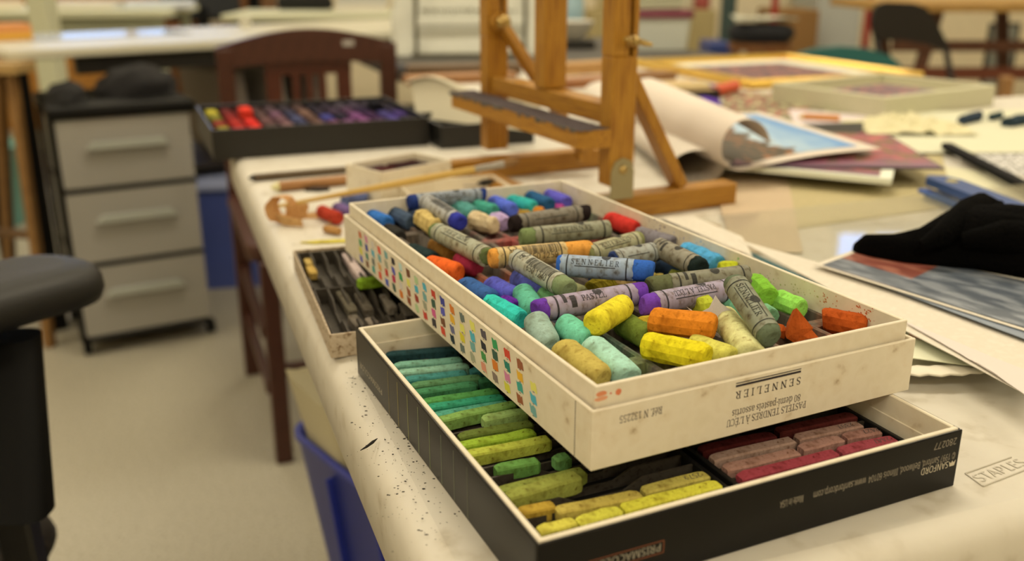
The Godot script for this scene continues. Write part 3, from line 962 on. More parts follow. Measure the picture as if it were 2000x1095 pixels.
const STICKS := [
	# px0, py0, height0, px1, py1, height1, diameter mm, colour, style, label
	[712, 417, 24, 758, 437, 24, 11.6, "3f74bb", 0, "mid blue half pastel in the far corner hollow by the swatch side"],
	[763, 414, 24, 804, 436, 24, 11.6, "4c586a", 1, "dark slate half pastel next to the mid blue corner one"],
	[806, 414, 24, 832, 428, 24, 11, "4a5468", 0, "slate blue half pastel mostly hidden behind a pale wrapped stick"],
	[822, 424, 29, 852, 446, 29, 13, "dcbb72", 2, "cream yellow broken pastel chunk touching a green wrapped stick"],
	[886, 404, 26, 928, 421, 26, 13, "5f9c90", 2, "grey teal broken pastel chunk near the far wall"],
	[926, 402, 26, 966, 414, 26, 12, "52a68e", 1, "sea green half pastel beside the grey teal chunk"],
	[963, 394, 26, 1003, 411, 26, 11.6, "6272d6", 0, "periwinkle blue half pastel in the far row"],
	[996, 393, 26, 1044, 406, 26, 11.8, "3fb3a8", 0, "turquoise half pastel between two blue ones in the far row"],
	[1034, 385, 26, 1074, 401, 26, 11.6, "325f88", 0, "deep petrol blue half pastel in the far row"],
	[1070, 382, 26, 1108, 396, 26, 11.6, "6c62c6", 0, "violet blue half pastel in the far right corner"],
	[920, 430, 26, 968, 441, 26, 13, "e4c699", 2, "peach and white broken pastel chunk"],
	[962, 427, 25, 988, 436, 25, 11, "c9abd2", 2, "pale lilac pastel chunk beside the peach one"],
	[1034, 414, 22, 1062, 417, 22, 10, "e08c34", 1, "orange pastel scrap in the second row"],
	[1008, 418, 21, 1034, 424, 21, 9, "b08838", 2, "ochre pastel scrap in the second row"],
	[1078, 408, 21, 1100, 411, 21, 9, "b84a8a", 2, "magenta pastel scrap behind the black wrapped stick"],
	[1058, 437, 24, 1087, 445, 24, 11, "f26c30", 0, "bright orange pastel stub behind the long olive wrapped stick"],
	[1106, 434, 24, 1128, 440, 24, 10, "d84038", 0, "red pastel stub behind the long olive wrapped stick"],
	[1190, 428, 25, 1243, 449, 25, 12.4, "d83c32", 0, "large red half pastel leaning on the right wall"],
	[1118, 471, 24, 1146, 479, 24, 10, "e0837e", 0, "salmon pink pastel stub beside the orange wrapped stick"],
	[1158, 472, 24, 1190, 482, 24, 11, "de7868", 0, "coral pink pastel stub with rounded end"],
	[756, 449, 21, 782, 464, 21, 11, "38342f", 0, "black half pastel in a brown hollow"],
	[800, 490, 22, 846, 508, 22, 11.6, "2f3c3a", 0, "blackish green half pastel in its hollow"],
	[846, 480, 23, 890, 502, 23, 12, "8c5f28", 0, "brown ochre half pastel with orange crumbs"],
	[838, 516, 26, 898, 533, 26, 12.2, "ff6c2c", 0, "fluorescent orange half pastel with a crumbly end"],
	[892, 511, 25, 935, 522, 25, 12.4, "a8334a", 0, "crimson half pastel showing its flat end"],
	[907, 558, 25, 962, 588, 25, 12.4, "41649c", 0, "denim blue half pastel near the swatch side"],
	[958, 557, 25, 1008, 583, 25, 12.2, "605fbc", 0, "indigo violet half pastel beside the denim blue one"],
	[1008, 543, 25, 1070, 572, 25, 12, "777cd6", 0, "lavender blue half pastel under a barcoded wrapped stick"],
	[1020, 570, 28, 1046, 610, 25, 12.6, "6dba98", 0, "mint green half pastel tilted against the purple wrapped stick"],
	[1054, 577, 25, 1098, 590, 24, 12, "8cc482", 1, "speckled light green half pastel below a barcoded stick"],
	[952, 594, 27, 1018, 628, 25, 13, "40ccb8", 1, "bright turquoise faceted half pastel against the swatch side"],
	[983, 589, 24, 1008, 602, 24, 9, "6c309c", 2, "small purple pastel crumb beside the turquoise one"],
	[1044, 622, 31, 1074, 678, 23, 13, "abbeab", 0, "large grey green half pastel propped upright on its end"],
	[1098, 633, 28, 1150, 668, 25, 13.2, "80d2aa", 0, "fresh mint half pastel behind the palest green one"],
	[1098, 680, 29, 1178, 742, 24, 13.2, "d0b45c", 0, "sand yellow half pastel in the near corner"],
	[1152, 674, 29, 1230, 738, 23, 13.2, "b7dec3", 0, "palest mint half pastel beside the sand yellow one"],
	[1158, 634, 34, 1220, 596, 34, 13, "f2da38", 0, "bright yellow half pastel lying on top near the purple wrapped stick"],
	[1212, 629, 24, 1268, 660, 24, 13, "7e8c3a", 0, "moss green half pastel sunk in its hollow"],
	[1270, 624, 33, 1398, 640, 33, 13.4, "ea8a2a", 1, "orange half pastel with brown specks lying on top"],
	[1258, 672, 29, 1382, 700, 29, 13.6, "f3da28", 1, "vivid yellow faceted half pastel nearest the lettered side"],
	[1352, 674, 25, 1428, 702, 25, 12.6, "e6d764", 0, "pale yellow half pastel beside the vivid yellow one"],
	[1412, 618, 31, 1470, 694, 27, 13.4, "eee29c", 0, "creamy yellow half pastel standing against the grey wrapped stick"],
	[1358, 601, 30, 1388, 598, 30, 12, "c9c93c", 1, "yellow green pastel nub behind the torn wrapper"],
	[1470, 552, 30, 1500, 582, 28, 14, "92ca42", 1, "lime green pastel block against the right wall"],
	[1516, 584, 25, 1566, 604, 25, 12, "a2e25e", 1, "light lime pastel split along its length"],
	[1606, 622, 25, 1694, 640, 24, 12.6, "c2561f", 1, "rust orange half pastel in the hollow by the right corner"],
	[1336, 491, 26, 1402, 518, 26, 13.4, "5daadb", 1, "sky blue pastel block against the right wall"],
	[1404, 527, 26, 1438, 527, 26, 11, "c9c830", 1, "mustard lime pastel scrap behind the dark olive wrapped stick"],
	[1306, 544, 24, 1338, 548, 24, 11, "8b8c3c", 1, "olive pastel nub with an orange crumb"],
	[1156, 567, 26, 1198, 560, 26, 12.6, "a28c28", 2, "speckled mustard pastel chunk beside the purple wrapped stick"],
	[1206, 556, 25, 1240, 562, 25, 11.4, "b4935c", 2, "tan pastel chunk beside the mustard chunk"],
	[1262, 548, 25, 1298, 552, 25, 11, "a08a44", 2, "khaki pastel chunk behind the second purple wrapped stick"],
	[1246, 458, 25, 1314, 478, 25, 12, "8c8182", 0, "grey violet half pastel along the right wall"],
	[1422, 594, 26, 1452, 612, 26, 12.4, "80bc94", 0, "jade green pastel stub behind the creamy yellow one"],
	[1488, 608, 24, 1508, 618, 24, 10, "86b888", 1, "small jade pastel scrap beside the grey wrapped stick"],
	[1108, 566, 24, 1136, 578, 24, 11.6, "aba672", 0, "greenish beige half pastel below the barcoded stick"],
	[1286, 518, 24, 1342, 530, 24, 12, "3b4a60", 0, "navy half pastel in shade under the dark wrapped stick"],
	[1150, 548, 24, 1200, 552, 24, 11.6, "2f3a58", 0, "midnight blue half pastel under the blue wrapped stick"],
	[1250, 640, 26, 1286, 632, 26, 11, "cfae34", 1, "golden yellow pastel scrap behind the orange one"],
	[1430, 640, 26, 1446, 662, 26, 10, "c8c040", 1, "small yellow pastel scrap beside the creamy one"],
]

const WRAPPED := [
	# px0, py0, h0, px1, py1, h1, core, wrapper, from, to, text, upside down, label, barcode
	[797, 396, 33, 948, 381, 33, "2f3f78", "8f949c", 0.1, 0.92, "SENNELIER", false, "wrapped pastel stick with navy ends lying along the far wall", 0],
	[832, 394, 36, 900, 436, 34, "3b3fa0", "b0aaa4", 0.0, 0.86, "", false, "pale wrapped pastel stick showing an ultramarine blue end", 2],
	[996, 438, 34, 1150, 414, 34, "2c2220", "7f7464", 0.1, 0.86, "", false, "wrapped pastel stick with black ends", 0],
	[1016, 464, 35, 1190, 447, 35, "7f8a58", "948f74", 0.14, 1.0, "SENNELIER", true, "long wrapped pastel stick with an olive green bare end", 0],
	[850, 450, 36, 952, 502, 36, "75804f", "aaa58a", 0.08, 1.0, "PASTEL À L'ÉCU", true, "wrapped pastel stick with moss green end, leaning towards the orange one", 0],
	[956, 505, 38, 1156, 487, 37, "eca048", "d8b474", 0.06, 0.72, "AP", false, "orange pastel stick in a barcoded wrapper", 1],
	[1008, 505, 40, 1112, 566, 36, "8a9468", "b4ae98", 0.0, 0.84, "AP", false, "grey green pastel stick in a barcoded wrapper", 1],
	[1088, 517, 42, 1276, 530, 42, "3a66b8", "9ba8bb", 0.05, 0.8, "S E N N E L I E R", false, "blue pastel stick with the maker's name on its pale blue wrapper", 0],
	[1146, 498, 35, 1250, 468, 35, "8f8a58", "b0a780", 0.0, 0.9, "SENNELIER", true, "wrapped pastel stick with khaki end behind the blue one", 0],
	[1196, 509, 36, 1284, 491, 36, "364470", "a6a49a", 0.0, 0.88, "", false, "stained wrapped pastel stick with a navy end", 0],
	[1284, 482, 38, 1370, 524, 36, "27302c", "938974", 0.0, 0.88, "", false, "wrapped pastel stick showing a black green end", 3],
	[1046, 607, 34, 1260, 571, 34, "7440a8", "a793a8", 0.08, 0.88, "PASTEL", false, "purple pastel stick in a mauve wrapper lettered along its side", 3],
	[1254, 597, 34, 1424, 566, 34, "7a45ae", "aa98aa", 0.14, 1.0, "PASTEL À L'ÉCU", true, "purple pastel stick with a bare purple end at its near side", 0],
	[1268, 561, 36, 1462, 538, 38, "6a6a48", "857f68", 0.2, 1.0, "", false, "dark olive pastel stick behind the purple wrapped ones", 3],
	[1432, 549, 50, 1508, 662, 35, "6c7358", "8b8a72", 0.08, 0.9, "SENNELIER", false, "grey green wrapped pastel stick crossing the others towards the near wall", 4],
]

func patch(st: SurfaceTool, x0: float, x1: float, a0: float, a1: float, r: float) -> void:    # a piece of print on a wrapper
	var n := maxi(1, int(ceil((a1 - a0) / 0.3)))
	for k in n:
		var p := a0 + (a1 - a0) * k / n
		var q := a0 + (a1 - a0) * (k + 1) / n
		quad(st, Vector3(x0, sin(p) * r, cos(p) * r), Vector3(x1, sin(p) * r, cos(p) * r), Vector3(x1, sin(q) * r, cos(q) * r), Vector3(x0, sin(q) * r, cos(q) * r))

func make_sticks() -> void:
	var k := 0
	for s in STICKS:
		var p0 := un(s[0], s[1], SB.y + s[2] * 0.001)
		var p1 := un(s[3], s[4], SB.y + s[5] * 0.001)
		var len_ := clampf(p0.distance_to(p1), 0.006, 0.04)
		var o := obj("soft_pastel", stick_mesh(len_, s[6] * 0.0005, 500 + k, s[8]), pastel_mat(s[7]))
		o.transform = lie(p0, p1)
		tag(o, s[9], "pastel", "half pastels in the white box")
		k += 1
	# shards of a broken rust pastel
	var sh := [[[1507, 652], [1512, 632], [1530, 634], [1540, 645], [1532, 662]], [[1536, 660], [1541, 634], [1556, 601], [1570, 618], [1588, 640], [1578, 660], [1556, 672]], [[1554, 668], [1558, 650], [1585, 643], [1600, 660], [1580, 671]]]
	var lab := ["rust orange pastel shard with a blunt tip", "large rust orange pastel shard standing up like a pointed tooth", "low rust orange pastel shard in front of the pointed one"]
	for i in 3:
		var base := un(sh[i][0][0] + 20, 668 if i else 655, SB.y + 0.021)
		var fw := (base - CAM).dot(Vector3(0, -sin(PITCH), -cos(PITCH)))
		var pts := []
		var c := Vector3.ZERO
		for p in sh[i]:
			pts.append(dep(p[0], p[1], fw))
			c += pts[-1]
		c /= pts.size()
		var st := ns()
		var back := Vector3(0, -0.2, -1).normalized() * 0.007
		for j in pts.size():
			var a: Vector3 = pts[j] - c
			var b: Vector3 = pts[(j + 1) % pts.size()] - c
			var fr := -back * 0.35
			tri(st, fr, b, a)
			quad(st, a, b, b * 0.8 + back, a * 0.8 + back)
			tri(st, back, a * 0.8 + back, b * 0.8 + back)
		var o := obj("pastel_shard", st, pastel_mat("c45a22"))
		o.position = c
		tag(o, lab[i], "pastel", "rust pastel shards")
	# torn end of a wrapper, a stiff curl of paper
	var tp := [[1340, 597], [1362, 612], [1385, 600], [1397, 574], [1408, 590], [1430, 607], [1416, 618], [1390, 621], [1362, 618]]
	var cc := un(1390, 618, SB.y + 0.034)
	var fw2 := (cc - CAM).dot(Vector3(0, -sin(PITCH), -cos(PITCH)))
	var poly := PackedVector2Array()
	for p in tp:
		var q := dep(p[0], p[1], fw2) - cc
		poly.append(Vector2(q.x, -q.y))
	var tw := ns()
	prism(tw, poly, -0.0002, 0.0002, Basis(Vector3.RIGHT, Vector3(0, 0.3, 0.95).normalized(), Vector3(0, -1, 0.3).normalized()))
	var two := obj("torn_wrapper", tw, mat(C("d8cac0"), 0.85, {"tex": TX.wear, "tri": 40.0}))
	two.position = cc
	tag(two, "torn whitish paper wrapper poking up between orange and creamy pastels", "paper scrap")
	k = 0
	for w in WRAPPED:
		var p0 := un(w[0], w[1], SB.y + w[2] * 0.001)
		var p1 := un(w[3], w[4], SB.y + w[5] * 0.001)
		var len_ := clampf(p0.distance_to(p1), 0.03, 0.069)
		var f := lie(p0, p1)
		var t := thing("wrapped_pastel", w[12], "pastel", f.origin, f.basis, "paper wrapped pastel sticks in the white box")
		var r := 0.0058
		obj("stick", stick_mesh(len_, r, 700 + k, 0), pastel_mat(w[6]), t)
		var x0: float = -len_ / 2 + len_ * w[8] + (0.0012 if w[8] == 0.0 else 0.0)
		var x1: float = -len_ / 2 + len_ * w[9] - (0.0012 if w[9] == 1.0 else 0.0)
		var st := ns()
		var rings := []
		var rw := r * 1.055
		var nz := noise(800 + k, 1.0, 2)
		for i in 9:
			var x := lerpf(x0, x1, i / 8.0)
			var out := PackedVector3Array()
			for j in 22:
				var a := TAU * j / 22
				var ex := 0.0
				if i == 0 or i == 8:
					ex = 0.0009 * nz.get_noise_2d(j * 0.8, i)
				var rr := rw * (1.0 + 0.012 * nz.get_noise_2d(j * 0.5, i * 2.0))
				out.append(Vector3(x + ex, cos(a) * rr, sin(a) * rr))
			rings.append(out)
		loft(st, rings, true, true, 1)
		var wm := mat(C(w[7]), 0.5, {"tex": TX.grime, "tri": 24.0})
		var wr := obj("wrapper", st, wm, t)
		var ink := mat(C(w[7]).darkened(0.72), 0.7)
		var rb := rw * 1.016
		var pr := ns()
		var L := x1 - x0
		patch(pr, x0 + L * 0.08, x0 + L * 0.1, -2.4, 2.4, rb)
		var p2 := ns()
		patch(p2, x1 - L * 0.1, x1 - L * 0.08, -2.4, 2.4, rb)
		obj("print", p2, ink, wr)
		if w[13] == 0:
			patch(pr, x0 + L * 0.2, x0 + L * 0.76, -0.46, -0.38, rb)
		if w[13] == 4:
			patch(pr, x0 + L * 0.16, x0 + L * 0.86, 0.42, 0.5, rb)
			patch(pr, x0 + L * 0.16, x0 + L * 0.6, -0.5, -0.44, rb)
		if w[13] == 1 or w[13] == 2:
			var rng := RandomNumberGenerator.new()
			rng.seed = 60 + k
			var x := x0 + L * (0.36 if w[13] == 1 else 0.3)
			while x < x0 + L * 0.9:
				var bw := rng.randf_range(0.0002, 0.0007)
				patch(pr, x, x + bw, -0.35 if w[13] == 1 else -0.2, 0.62, rb)
				x += bw + rng.randf_range(0.0002, 0.0006)
		if w[13] == 3:
			for e in [[0.16, 0.2, -0.2, 0.9], [0.24, 0.3, -0.7, 0.4]]:
				var p3 := ns()
				patch(p3, x0 + L * e[0], x0 + L * e[1], e[2], e[3], rb)
				obj("print", p3, ink, wr)
		obj("print", pr, ink, wr)
		# oval emblem
		var em := ns()
		var ec = x0 + L * [0.62, 0.22, 0.2, 0.56, 0.5][w[13]]
		for i in 12:
			var a := TAU * i / 12
			var b := TAU * (i + 1) / 12
			var ca := 0.45 if w[13] != 0 else 0.75
			var q := func(th: float, s: float) -> Vector3:
				var ang: float = ca + sin(th) * s * 0.42
				return Vector3(ec + cos(th) * s * 0.0026, sin(ang) * rb, cos(ang) * rb)
			if w[13] in [1, 2]:
				quad(em, q.call(a, 0.8), q.call(a, 1.0), q.call(b, 1.0), q.call(b, 0.8))
			else:
				tri(em, q.call(0, 0), q.call(a, 1.0), q.call(b, 1.0))
		obj("emblem", em, ink, wr)
		if w[10] != "":
			var bend := rw * 1.02
			var tw_: float = {"AP": 0.0045, "PASTEL": 0.014, "S E N N E L I E R": 0.027}.get(w[10], 0.026)
			var cap: float = 0.0026 if w[10] != "PASTEL À L'ÉCU" else 0.0022
			var lt := obj("lettering", text_mesh(w[10], serif, cap, minf(tw_, L * 0.66), bend), ink, wr)
			var along: float = x0 + L * (0.2 if w[10] == "AP" else 0.48 if w[13] != 3 else 0.5)
			lt.transform = Transform3D(Basis(Vector3.BACK, PI) if w[11] else Basis.IDENTITY, Vector3(along, 0, 0))
		if w[13] == 1:
			var lt := obj("lettering", text_mesh("650 1259" if k == 5 else "650 1240", sans, 0.0017, 0.018, rw * 1.02), ink, wr)
			lt.transform = Transform3D(Basis(Vector3.RIGHT, 0.62), Vector3(x0 + L * 0.64, 0, 0))
		k += 1

# ---------- easel ----------
func make_easel() -> void:
	var t := thing("table_easel", "honey coloured wooden table easel with brass wing nuts and a paint crusted ledge", "easel", Vector3(0.095, T, -0.855), yaw(-1.115))
	var post := func(x: float, y0: float, y1: float) -> SurfaceTool:      # a post with a slot through its side
		var st := ns()
		bx(st, Vector3(x, (y0 + 0.15) / 2, 0), Vector3(0.02, 0.15 - y0, 0.026), 0.0012)
		bx(st, Vector3(x, (0.15 + y1) / 2, 0.0045), Vector3(0.02, y1 - 0.15, 0.017), 0.001)
		bx(st, Vector3(x, (0.15 + y1) / 2, -0.0105), Vector3(0.02, y1 - 0.15, 0.005), 0.001)
		return st
	obj("post", post.call(0.0, 0.035, 0.62), M.wood_y, t)
	obj("post", post.call(-0.262, 0.024, 0.62), M.wood_y, t)
	obj("mast", bx(ns(), Vector3(-0.132, 0.36, -0.002), Vector3(0.022, 0.505, 0.026), 0.0012), M.wood_y, t)
	obj("cross_bar", bx(ns(), Vector3(-0.131, 0.098, -0.002), Vector3(0.242, 0.018, 0.022), 0.001), M.wood_x, t)
	var ledge := ns()
	prism(ledge, PackedVector2Array([Vector2(-0.292, 0.014), Vector2(0.013, 0.014), Vector2(0.013, 0.03), Vector2(0.006, 0.045), Vector2(-0.28, 0.045), Vector2(-0.292, 0.034)]), 0.072, 0.088)
	obj("ledge", ledge, M.wood_x, t)
	# dried pigment along the ledge
	var nz := noise(31, 1.0, 3)
	var crust := sheet(ns(), func(u: float, v: float) -> Vector3:
		var z := lerpf(0.0455 + 0.0012 * nz.get_noise_2d(u * 60, 3), 0.0145, v)
		return Vector3(lerpf(-0.288, 0.012, u), 0.0885 + 0.0007 * nz.get_noise_2d(u * 90, v * 10), z), 60, 6, 0.0006)
	obj("paint_crust", crust, mat(C("5a4a48"), 0.95, {"tex": TX.pastel, "tri": 40.0, "bump": TX.bump, "depth": 0.1}), t)
	var drip := ns()
	var rng := RandomNumberGenerator.new()
	rng.seed = 12
	for i in 46:
		var x := rng.randf_range(-0.285, 0.008)
		var hh := rng.randf_range(0.001, 0.0045)
		bx(drip, Vector3(x, 0.0885 - hh / 2, 0.0455), Vector3(rng.randf_range(0.003, 0.009), hh, 0.0008), 0.0003)
	obj("paint_drips", drip, mat(C("6c6458"), 0.95, {"tex": TX.pastel, "tri": 60.0}), t)
	obj("base_rail", bx(ns(), Vector3(-0.008, 0.0115, -0.045), Vector3(0.022, 0.022, 0.19), 0.0012), M.wood_z, t)
	obj("base_rail", bx(ns(), Vector3(-0.222, 0.0115, -0.03), Vector3(0.022, 0.022, 0.26), 0.0012), M.wood_z, t)
	obj("base_bar", bx(ns(), Vector3(-0.115, 0.0075, 0.045), Vector3(0.19, 0.014, 0.02), 0.001), M.wood_x, t)
	obj("brace", rod(ns(), Vector3(-0.0165, 0.158, -0.004), Vector3(-0.012, 0.0235, -0.08), 0.011, 0.019, 0.001, Vector3.RIGHT), M.wood_y, t)
	var bl := rod(ns(), Vector3(-0.245, 0.166, 0.0), Vector3(-0.185, 0.026, -0.075), 0.009, 0.02, 0.001, Vector3.RIGHT)
	cyl(bl, Vector3(-0.25, 0.166, 0.0), Vector3(-0.24, 0.166, 0.0), 0.0105, 0.0105, 16)
	cyl(bl, Vector3(-0.19, 0.024, -0.076), Vector3(-0.18, 0.024, -0.076), 0.0105, 0.0105, 16)
	obj("brace", bl, M.wood_y, t)
	var wn := ns()
	lathe(wn, [[0.006, 0], [0.006, 0.002], [0.0045, 0.003], [0.004, 0.009], [0.002, 0.011]], 14, Vector3(0.01, 0.163, -0.0055), frame_of(Vector3.RIGHT))
	for s in [-1, 1]:
		tube(wn, [Vector3(0.015, 0.163, -0.0055 + s * 0.003), Vector3(0.019, 0.163 + s * 0.002, -0.0055 + s * 0.009), Vector3(0.021, 0.163 + s * 0.003, -0.0055 + s * 0.014)], [0.0028, 0.0026, 0.0016], 8)
	obj("wing_nut", wn, M.brass, t)
	var kn := ns()
	lathe(kn, [[0.004, 0], [0.0075, 0.001], [0.0085, 0.004], [0.0075, 0.007], [0.004, 0.0088], [0.0005, 0.0092]], 16, Vector3(-0.24, 0.166, 0.0), frame_of(Vector3.RIGHT))
	obj("bolt_head", kn, M.brass, t)
	# steel bracket that joins post and rail
	var br := ns()
	var sh := PackedVector2Array([Vector2(-0.012, 0.0), Vector2(0.012, 0.0), Vector2(0.012, 0.026), Vector2(0.0085, 0.0345), Vector2(0, 0.038), Vector2(-0.0085, 0.0345), Vector2(-0.012, 0.026)])
	prism(br, sh, 0.0, 0.0016, Basis(Vector3(0, 0, -1), Vector3.RIGHT, Vector3.UP), Vector3(0.0105, 0.023, 0.0))
	bx(br, Vector3(0.004, 0.0238, 0.016), Vector3(0.015, 0.0014, 0.03), 0.0003)
	var brk := obj("bracket", br, mat(Color(0.62, 0.58, 0.44), 0.5, {"metal": 0.45}), t)
	obj("screw", lathe(ns(), [[0.0042, 0], [0.0038, 0.0014], [0.002, 0.0024], [0.0003, 0.0027]], 12, Vector3(0.0122, 0.05, 0.0), frame_of(Vector3.RIGHT)), M.brass, brk)

# ---------- things on the left half of the table ----------
func pencil(called: String, a: Vector3, b: Vector3, r: float, body: Material, tip: Material, tip_part: float, label: String, cat: String, n := 6) -> Node3D:     # tip at a
	var t := thing(called, label, cat, a, Basis.IDENTITY)
	var d := b - a
	obj("shaft", cyl(ns(), d * tip_part, d, r, r, n), body, t)
	obj("tip", cyl(ns(), Vector3.ZERO, d * tip_part, r * 0.25, r, n), tip, t)
	return t

func make_left_things() -> void:
	# small white box of maroon pastels
	var o := Vector3(-0.127, T + 0.0002, -0.907)
	var b := yaw(0.777)
	var t := thing("pastel_box", "small white card box of dark maroon pastels beside the easel", "box", o, b)
	obj("shell", walls(floor_plate(ns(), 0.09, 0.06, 0.0003, 0, 0.0015), 0.09, 0.06, 0, 0.002, 0, 0.034), M.card, t)
	obj("insert", bx(ns(), Vector3(0.045, 0.0105, -0.03), Vector3(0.0855, 0.018, 0.0555)), mat(Color(0.14, 0.09, 0.08), 0.9), t)
	var hx := ["4a2622", "3a2422", "54302a", "432a2c", "5a2f2a", "3c2626", "4a2c30", "442420"]
	for k in 8:
		var q := obj("square_pastel", bar_mesh(0.0385, 0.0095, 400 + k), pastel_mat(hx[k]))
		q.transform = Transform3D(b, o + b * Vector3(0.0238 + (k % 2) * 0.042, 0.0235, -(0.0095 + (k / 2) * 0.0135)))
		tag(q, "dark maroon pastel in the small white box, %s row from its near wall, %s" % [["first", "second", "third", "fourth"][k / 2], ["left end", "right end"][k % 2]], "pastel", "maroon pastels in the small white box")
	# shallow white lid with a dark brush on it
	o = Vector3(-0.108, T + 0.0002, -0.893)
	b = yaw(0.36)
	t = thing("box_lid", "shallow white card lid lying open beside the small box", "lid", o + Vector3(0.016, 0, 0.022), b)
	obj("shell", walls(floor_plate(ns(), 0.105, 0.075, 0.0003, 0, 0.0014), 0.105, 0.075, 0, 0.0018, 0, 0.017), M.card, t)
	var p0 := un(920, 362, T + 0.02); var p1 := un(966, 353, T + 0.02)
	t = thing("palette_knife", "short dark handled palette knife resting on the white lid", "knife", p0)
	obj("handle", tube(ns(), [(p1 - p0) * 0.3, (p1 - p0) * 0.5, (p1 - p0) * 0.8, p1 - p0], [0.002, 0.0036, 0.0034, 0.0012], 10), mat(Color(0.1, 0.085, 0.07), 0.5), t)
	obj("blade", bx(ns(), (p1 - p0) * 0.05, Vector3(0.018, 0.0008, 0.005), 0.0002), M.steel, t)
	pencil("charcoal_pencil", un(485, 348, T + 0.004), un(676, 331, T + 0.004), 0.0042, mat(C("5f4a30"), 0.6, {"tex": TX.wood, "tri": 30.0}), mat(Color(0.12, 0.1, 0.09), 0.8), 0.06, "dark brown drawing pencil lying behind the reddish one", "pencil")
	pencil("pastel_pencil", un(529, 366, T + 0.0055), un(676, 351, T + 0.0055), 0.0055, mat(C("a06a38"), 0.5), mat(C("d8c48a"), 0.8), 0.1, "reddish brown pastel pencil with a pale blunt tip", "pencil", 8)
	# long paint brush propped on the little box
	var a := un(530, 405, T + 0.003)
	var c := un(1000, 317, T + 0.048)
	t = thing("paint_brush", "long thin paint brush with pale wooden handle propped across the small box", "brush", a)
	var d := c - a
	obj("handle", tube(ns(), [Vector3.ZERO, d * 0.3, d * 0.6, d * 0.8, d * 0.86], [0.0016, 0.0026, 0.0036, 0.0034, 0.003], 10), mat(C("c89a48"), 0.4), t)
	obj("ferrule", cyl(ns(), d * 0.85, d * 0.97, 0.0032, 0.0036, 10), M.steel, t)
	obj("bristles", tube(ns(), [d * 0.965, d * 1.0, d * 1.03], [0.0034, 0.004, 0.001], 8), mat(C("8a6238"), 0.9), t)
	# dark charcoal flakes
	var fl := ns()
	prism(fl, PackedVector2Array([Vector2(-0.012, 0.002), Vector2(-0.004, -0.005), Vector2(0.011, -0.006), Vector2(0.014, 0.001), Vector2(0.003, 0.006)]), 0.0, 0.003)
	var fo := obj("charcoal_flake", fl, mat(Color(0.16, 0.12, 0.1), 0.9))
	fo.position = un(618, 372, T + 0.0003)
	tag(fo, "flat dark charcoal flake lying below the reddish pencil", "charcoal")
	# curl of pencil shaving
	var nz := noise(77, 1.0, 2)
	var cs := un(565, 436, T)
	var curl := sheet(ns(), func(u: float, v: float) -> Vector3:
		var ang := -1.7 + u * 8.6
		var rad := 0.0125 - 0.003 * u + 0.002 * nz.get_noise_2d(u * 8, 1)
		return cs + Vector3(cos(ang) * rad - 0.01 + 0.02 * v * u, 0.0128 + sin(ang) * rad, -0.004 - 0.008 * v + 0.012 * u), 70, 4, 0.0005)
	var sv := obj("wood_shaving", curl, mat(C("d0965a"), 0.7, {"tex": TX.wood, "tri": 40.0}))
	tag(sv, "curled ring of tan pencil shaving on the white table", "shaving")
	var c2 := un(600, 436, T)
	var curl2 := sheet(ns(), func(u: float, v: float) -> Vector3:
		var ang := u * 5.2 + 1.6
		return c2 + Vector3(cos(ang) * (0.024 + 0.003 * v), 0.001 + 0.007 * v * (1 + 0.4 * sin(u * 9)), sin(ang) * (0.014 + 0.003 * v)), 50, 4, 0.0005)
	tag(obj("wood_shaving", curl2, mat(C("d8a468"), 0.7, {"tex": TX.wood, "tri": 40.0})), "open tan pencil shaving between the curled ring and the red stub", "shaving")
	for s in [[626, 412, 662, 427, 12.5, "b8402c", "red pastel stub lying on the table beside the shavings"], [668, 393, 716, 384, 12.5, "6f76a0", "dusty blue pastel stub behind the far corner of the white box"], [658, 405, 684, 416, 12, "7a5f8a", "dusty purple pastel stub beside the red stub"], [634, 446, 664, 452, 7, "c08a50", "small tan pastel scrap below the red stub"]]:
		var q0 := un(s[0], s[1], T + s[4] * 0.00055); var q1 := un(s[2], s[3], T + s[4] * 0.00055)
		var q := obj("soft_pastel", stick_mesh(q0.distance_to(q1), s[4] * 0.0005, 901 + s[0], 0), pastel_mat(s[5]))
		q.transform = lie(q0, q1)
		tag(q, s[6], "pastel")
	var yl := ns()
	prism(yl, PackedVector2Array([Vector2(-0.026, 0.004), Vector2(-0.01, -0.002), Vector2(0.012, -0.006), Vector2(0.022, -0.005), Vector2(0.02, 0.001), Vector2(0.0, 0.005), Vector2(-0.014, 0.007)]), 0, 0.0012)
	var yo := obj("pastel_flake", yl, pastel_mat("d8c050"))
	yo.position = un(648, 472, T + 0.0003)
	tag(yo, "thin yellow pastel flake near the grey tray", "pastel")
	# black box of colours at the far edge
	var bo := Vector3(-0.361, T + 0.0002, -1.135)
	var bb := yaw(0.386)
	t = thing("pastel_box", "open black box of red and purple pastels at the far edge of the table", "box", bo, bb)
	obj("shell", walls(floor_plate(ns(), 0.272, 0.22, 0.0003, 0, 0.002), 0.272, 0.22, 0, 0.003, 0, 0.037), mat(Color(0.06, 0.055, 0.05), 0.4), t)
	obj("insert", bx(ns(), Vector3(0.136, 0.012, -0.11), Vector3(0.264, 0.02, 0.212)), mat(Color(0.2, 0.15, 0.14), 0.95, {"tex": TX.pastel, "tri": 30.0}), t)
	var rows_ := ["first", "second", "third", "fourth"]
